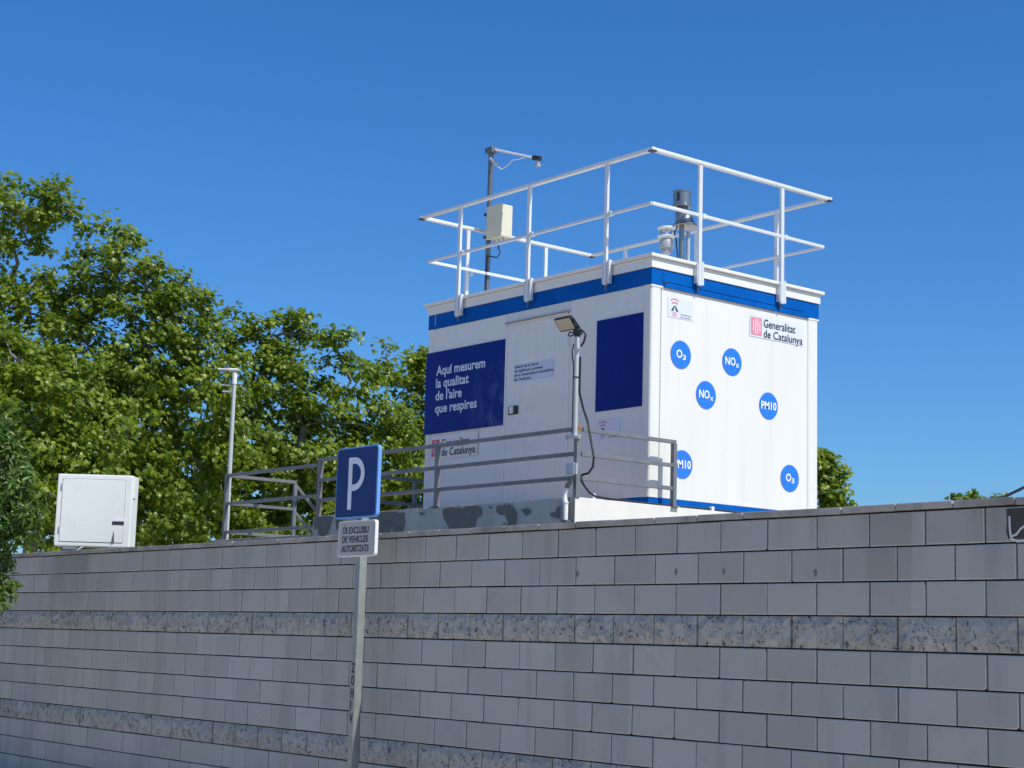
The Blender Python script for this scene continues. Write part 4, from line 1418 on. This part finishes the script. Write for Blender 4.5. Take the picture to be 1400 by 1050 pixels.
G = 'plane trees behind the wall'
YZ = 1.6
A_blobs = [(-28.22, 11.63, 8.80, .90), (-27.7, 12.21, 9.03, .66), (-27.35, 12.88, 8.12, .84), (-26.91, 13.55, 7.56, .78), (-26.53, 14.14, 7.07, .72), (-28.33, 11.86, 7.2, .95), (-27.74, 12.75, 6.69, 1.2), (-27.13, 13.61, 6.21, 1.1), (-26.5, 14.45, 5.98, .95), (-28.35, 12.28, 5.51, 1.35), (-27.5, 13.45, 5.04, 1.24), (-26.71, 14.51, 4.69, 1.1), (-29.11, 10.79, 7.79, 1.17), (-29.29, 11.01, 5.98, 1.3), (-27.9, 12.8, 3.9, 1.2), (-26.9, 13.9, 3.5, 1.1)]
make_tree('plane_tree', 'tallest leafy plane tree at the left edge, rising above the white cabinet', 'tree', A_blobs, (-28.3, 12.9, YZ), (-28.0, 12.7, 6.4), .24, dens=44, leaves=46, seed=3, group=G, hole=-0.27)
A2_blobs = [(-24.33, 9.95, 5.75, .66), (-23.86, 10.57, 5.50, .60), (-24.17, 10.35, 4.93, .8), (-23.75, 10.95, 4.62, .66), (-24.47, 10.2, 4.04, .8), (-23.93, 10.91, 3.85, .8), (-23.5, 11.41, 3.98, .58), (-24.87, 9.49, 4.89, 1.0), (-24.1, 10.7, 3.1, .9)]
make_tree('plane_tree', 'lower bright plane tree directly behind the white cabinet', 'tree', A2_blobs, (-24.6, 10.6, YZ), (-24.4, 10.4, 4.6), .15, dens=50, leaves=46, size=(.065, .115), seed=5, group=G)
B_blobs = [(-27.63, 15.98, 7.15, .58), (-27.11, 16.59, 7.31, .64), (-26.76, 17.02, 7.27, .52), (-26.49, 17.55, 6.49, .64), (-27.4, 16.52, 6.11, 1.05), (-26.84, 17.33, 5.65, 1.05), (-28.01, 15.96, 5.33, 1.08), (-27.2, 17.12, 4.68, 1.11), (-28.14, 16.11, 4.09, .97), (-26.32, 17.99, 5.54, .74), (-26.42, 18.1, 4.58, .83), (-26.04, 18.5, 4.87, .66), (-27.6, 16.3, 3.4, 1.1), (-26.6, 17.6, 3.5, 1.0)]
make_tree('plane_tree', 'middle plane tree behind the street lamp and the parking sign', 'tree', B_blobs, (-27.4, 17.0, YZ), (-27.2, 16.9, 5.6), .20, dens=46, leaves=46, seed=8, group=G)
C_blobs = [(-29.09, 20.57, 7.31, .62), (-28.67, 21.07, 7.38, .66), (-28.94, 20.99, 6.37, .94), (-29.2, 20.93, 5.28, .94), (-28.28, 21.75, 6.55, .94), (-28.3, 22.02, 5.32, .94), (-28.8, 21.2, 4.2, 1.0), (-27.9, 22.4, 4.4, .9)]
make_tree('plane_tree', 'farther plane tree touching the left side of the container', 'tree', C_blobs, (-28.7, 21.4, YZ), (-28.6, 21.4, 5.6), .18, dens=44, leaves=44, size=(.08, .14), seed=12, group=G, hole=-0.5)
D_blobs = [(-27.73, 32.16, 6.25, .66), (-27.60, 32.40, 6.0, .50), (-27.46, 32.65, 5.45, .50), (-28.1, 31.96, 5.08, 1.0), (-28.51, 31.2, 6.14, 1.1), (-28.3, 31.8, 4.0, 1.1), (-27.45, 32.75, 4.6, .45)]
make_tree('plane_tree', 'distant plane tree peeping out right of the container', 'tree', D_blobs, (-28.4, 31.8, YZ), (-28.3, 31.7, 4.8), .16, dens=44, leaves=32, size=(.12, .17), seed=15, group=G, hole=-1)
E_blobs = [(-27.95, 38.42, 5.70, .28), (-27.80, 38.60, 5.84, .26), (-27.66, 38.78, 5.86, .24), (-27.20, 39.32, 5.82, .22), (-27.66, 38.92, 5.0, .66), (-28.05, 38.45, 5.0, .5), (-27.4, 39.2, 4.4, .7)]
make_tree('plane_tree', 'farthest small treetop just showing over the coping at the right', 'tree', E_blobs, (-27.6, 38.9, YZ), (-27.6, 38.9, 4.4), .10, dens=60, leaves=18, size=(.11, .18), crad=.20, seed=19, group=G, hole=-1)
# trees further back on the left fill the lower gaps with more crown
F_blobs = [(-35.5, 17.0, 6.2, 1.5), (-34.8, 18.6, 5.6, 1.5), (-34.2, 20.3, 6.0, 1.4), (-33.5, 22.1, 5.5, 1.5), (-36.2, 15.2, 6.8, 1.5), (-35.3, 17.6, 3.9, 1.5), (-34.0, 21.0, 3.8, 1.6)]
make_tree('plane_tree', 'shaded plane tree farther back, seen through the gaps of the middle trees', 'tree', F_blobs, (-35.0, 19.0, YZ), (-34.9, 18.9, 5.2), .22, dens=15, leaves=30, size=(.15, .22), crad=.55, seed=23, group=G)

# drooping narrow-leaved tree in front of the wall at the left edge
N_blobs = [(-16.60, 6.76, 3.36, .26), (-16.55, 6.86, 3.10, .24), (-16.52, 6.95, 2.80, .20), (-16.45, 7.02, 2.62, .12), (-16.72, 6.85, 2.38, .15), (-16.70, 6.90, 2.10, .10), (-16.72, 6.90, 1.92, .10), (-16.72, 6.66, 2.75, .36), (-16.95, 6.5, 2.05, .40), (-16.72, 6.60, 3.45, .36), (-16.42, 7.10, 2.86, .12), (-16.9, 6.3, 3.9, .4), (-16.66, 6.72, 3.72, .22)]
make_tree('hackberry_tree', 'dark narrow-leaved tree drooping over the wall at the left edge', 'tree', N_blobs, (-17.4, 6.1, 0.0), (-17.1, 6.3, 2.9), .10, dens=260, leaves=26, size=(.075, .13), crad=.14, shape=NARROW, mat=M['leaf_near'], tw=.004, droopy=.12, seed=31)
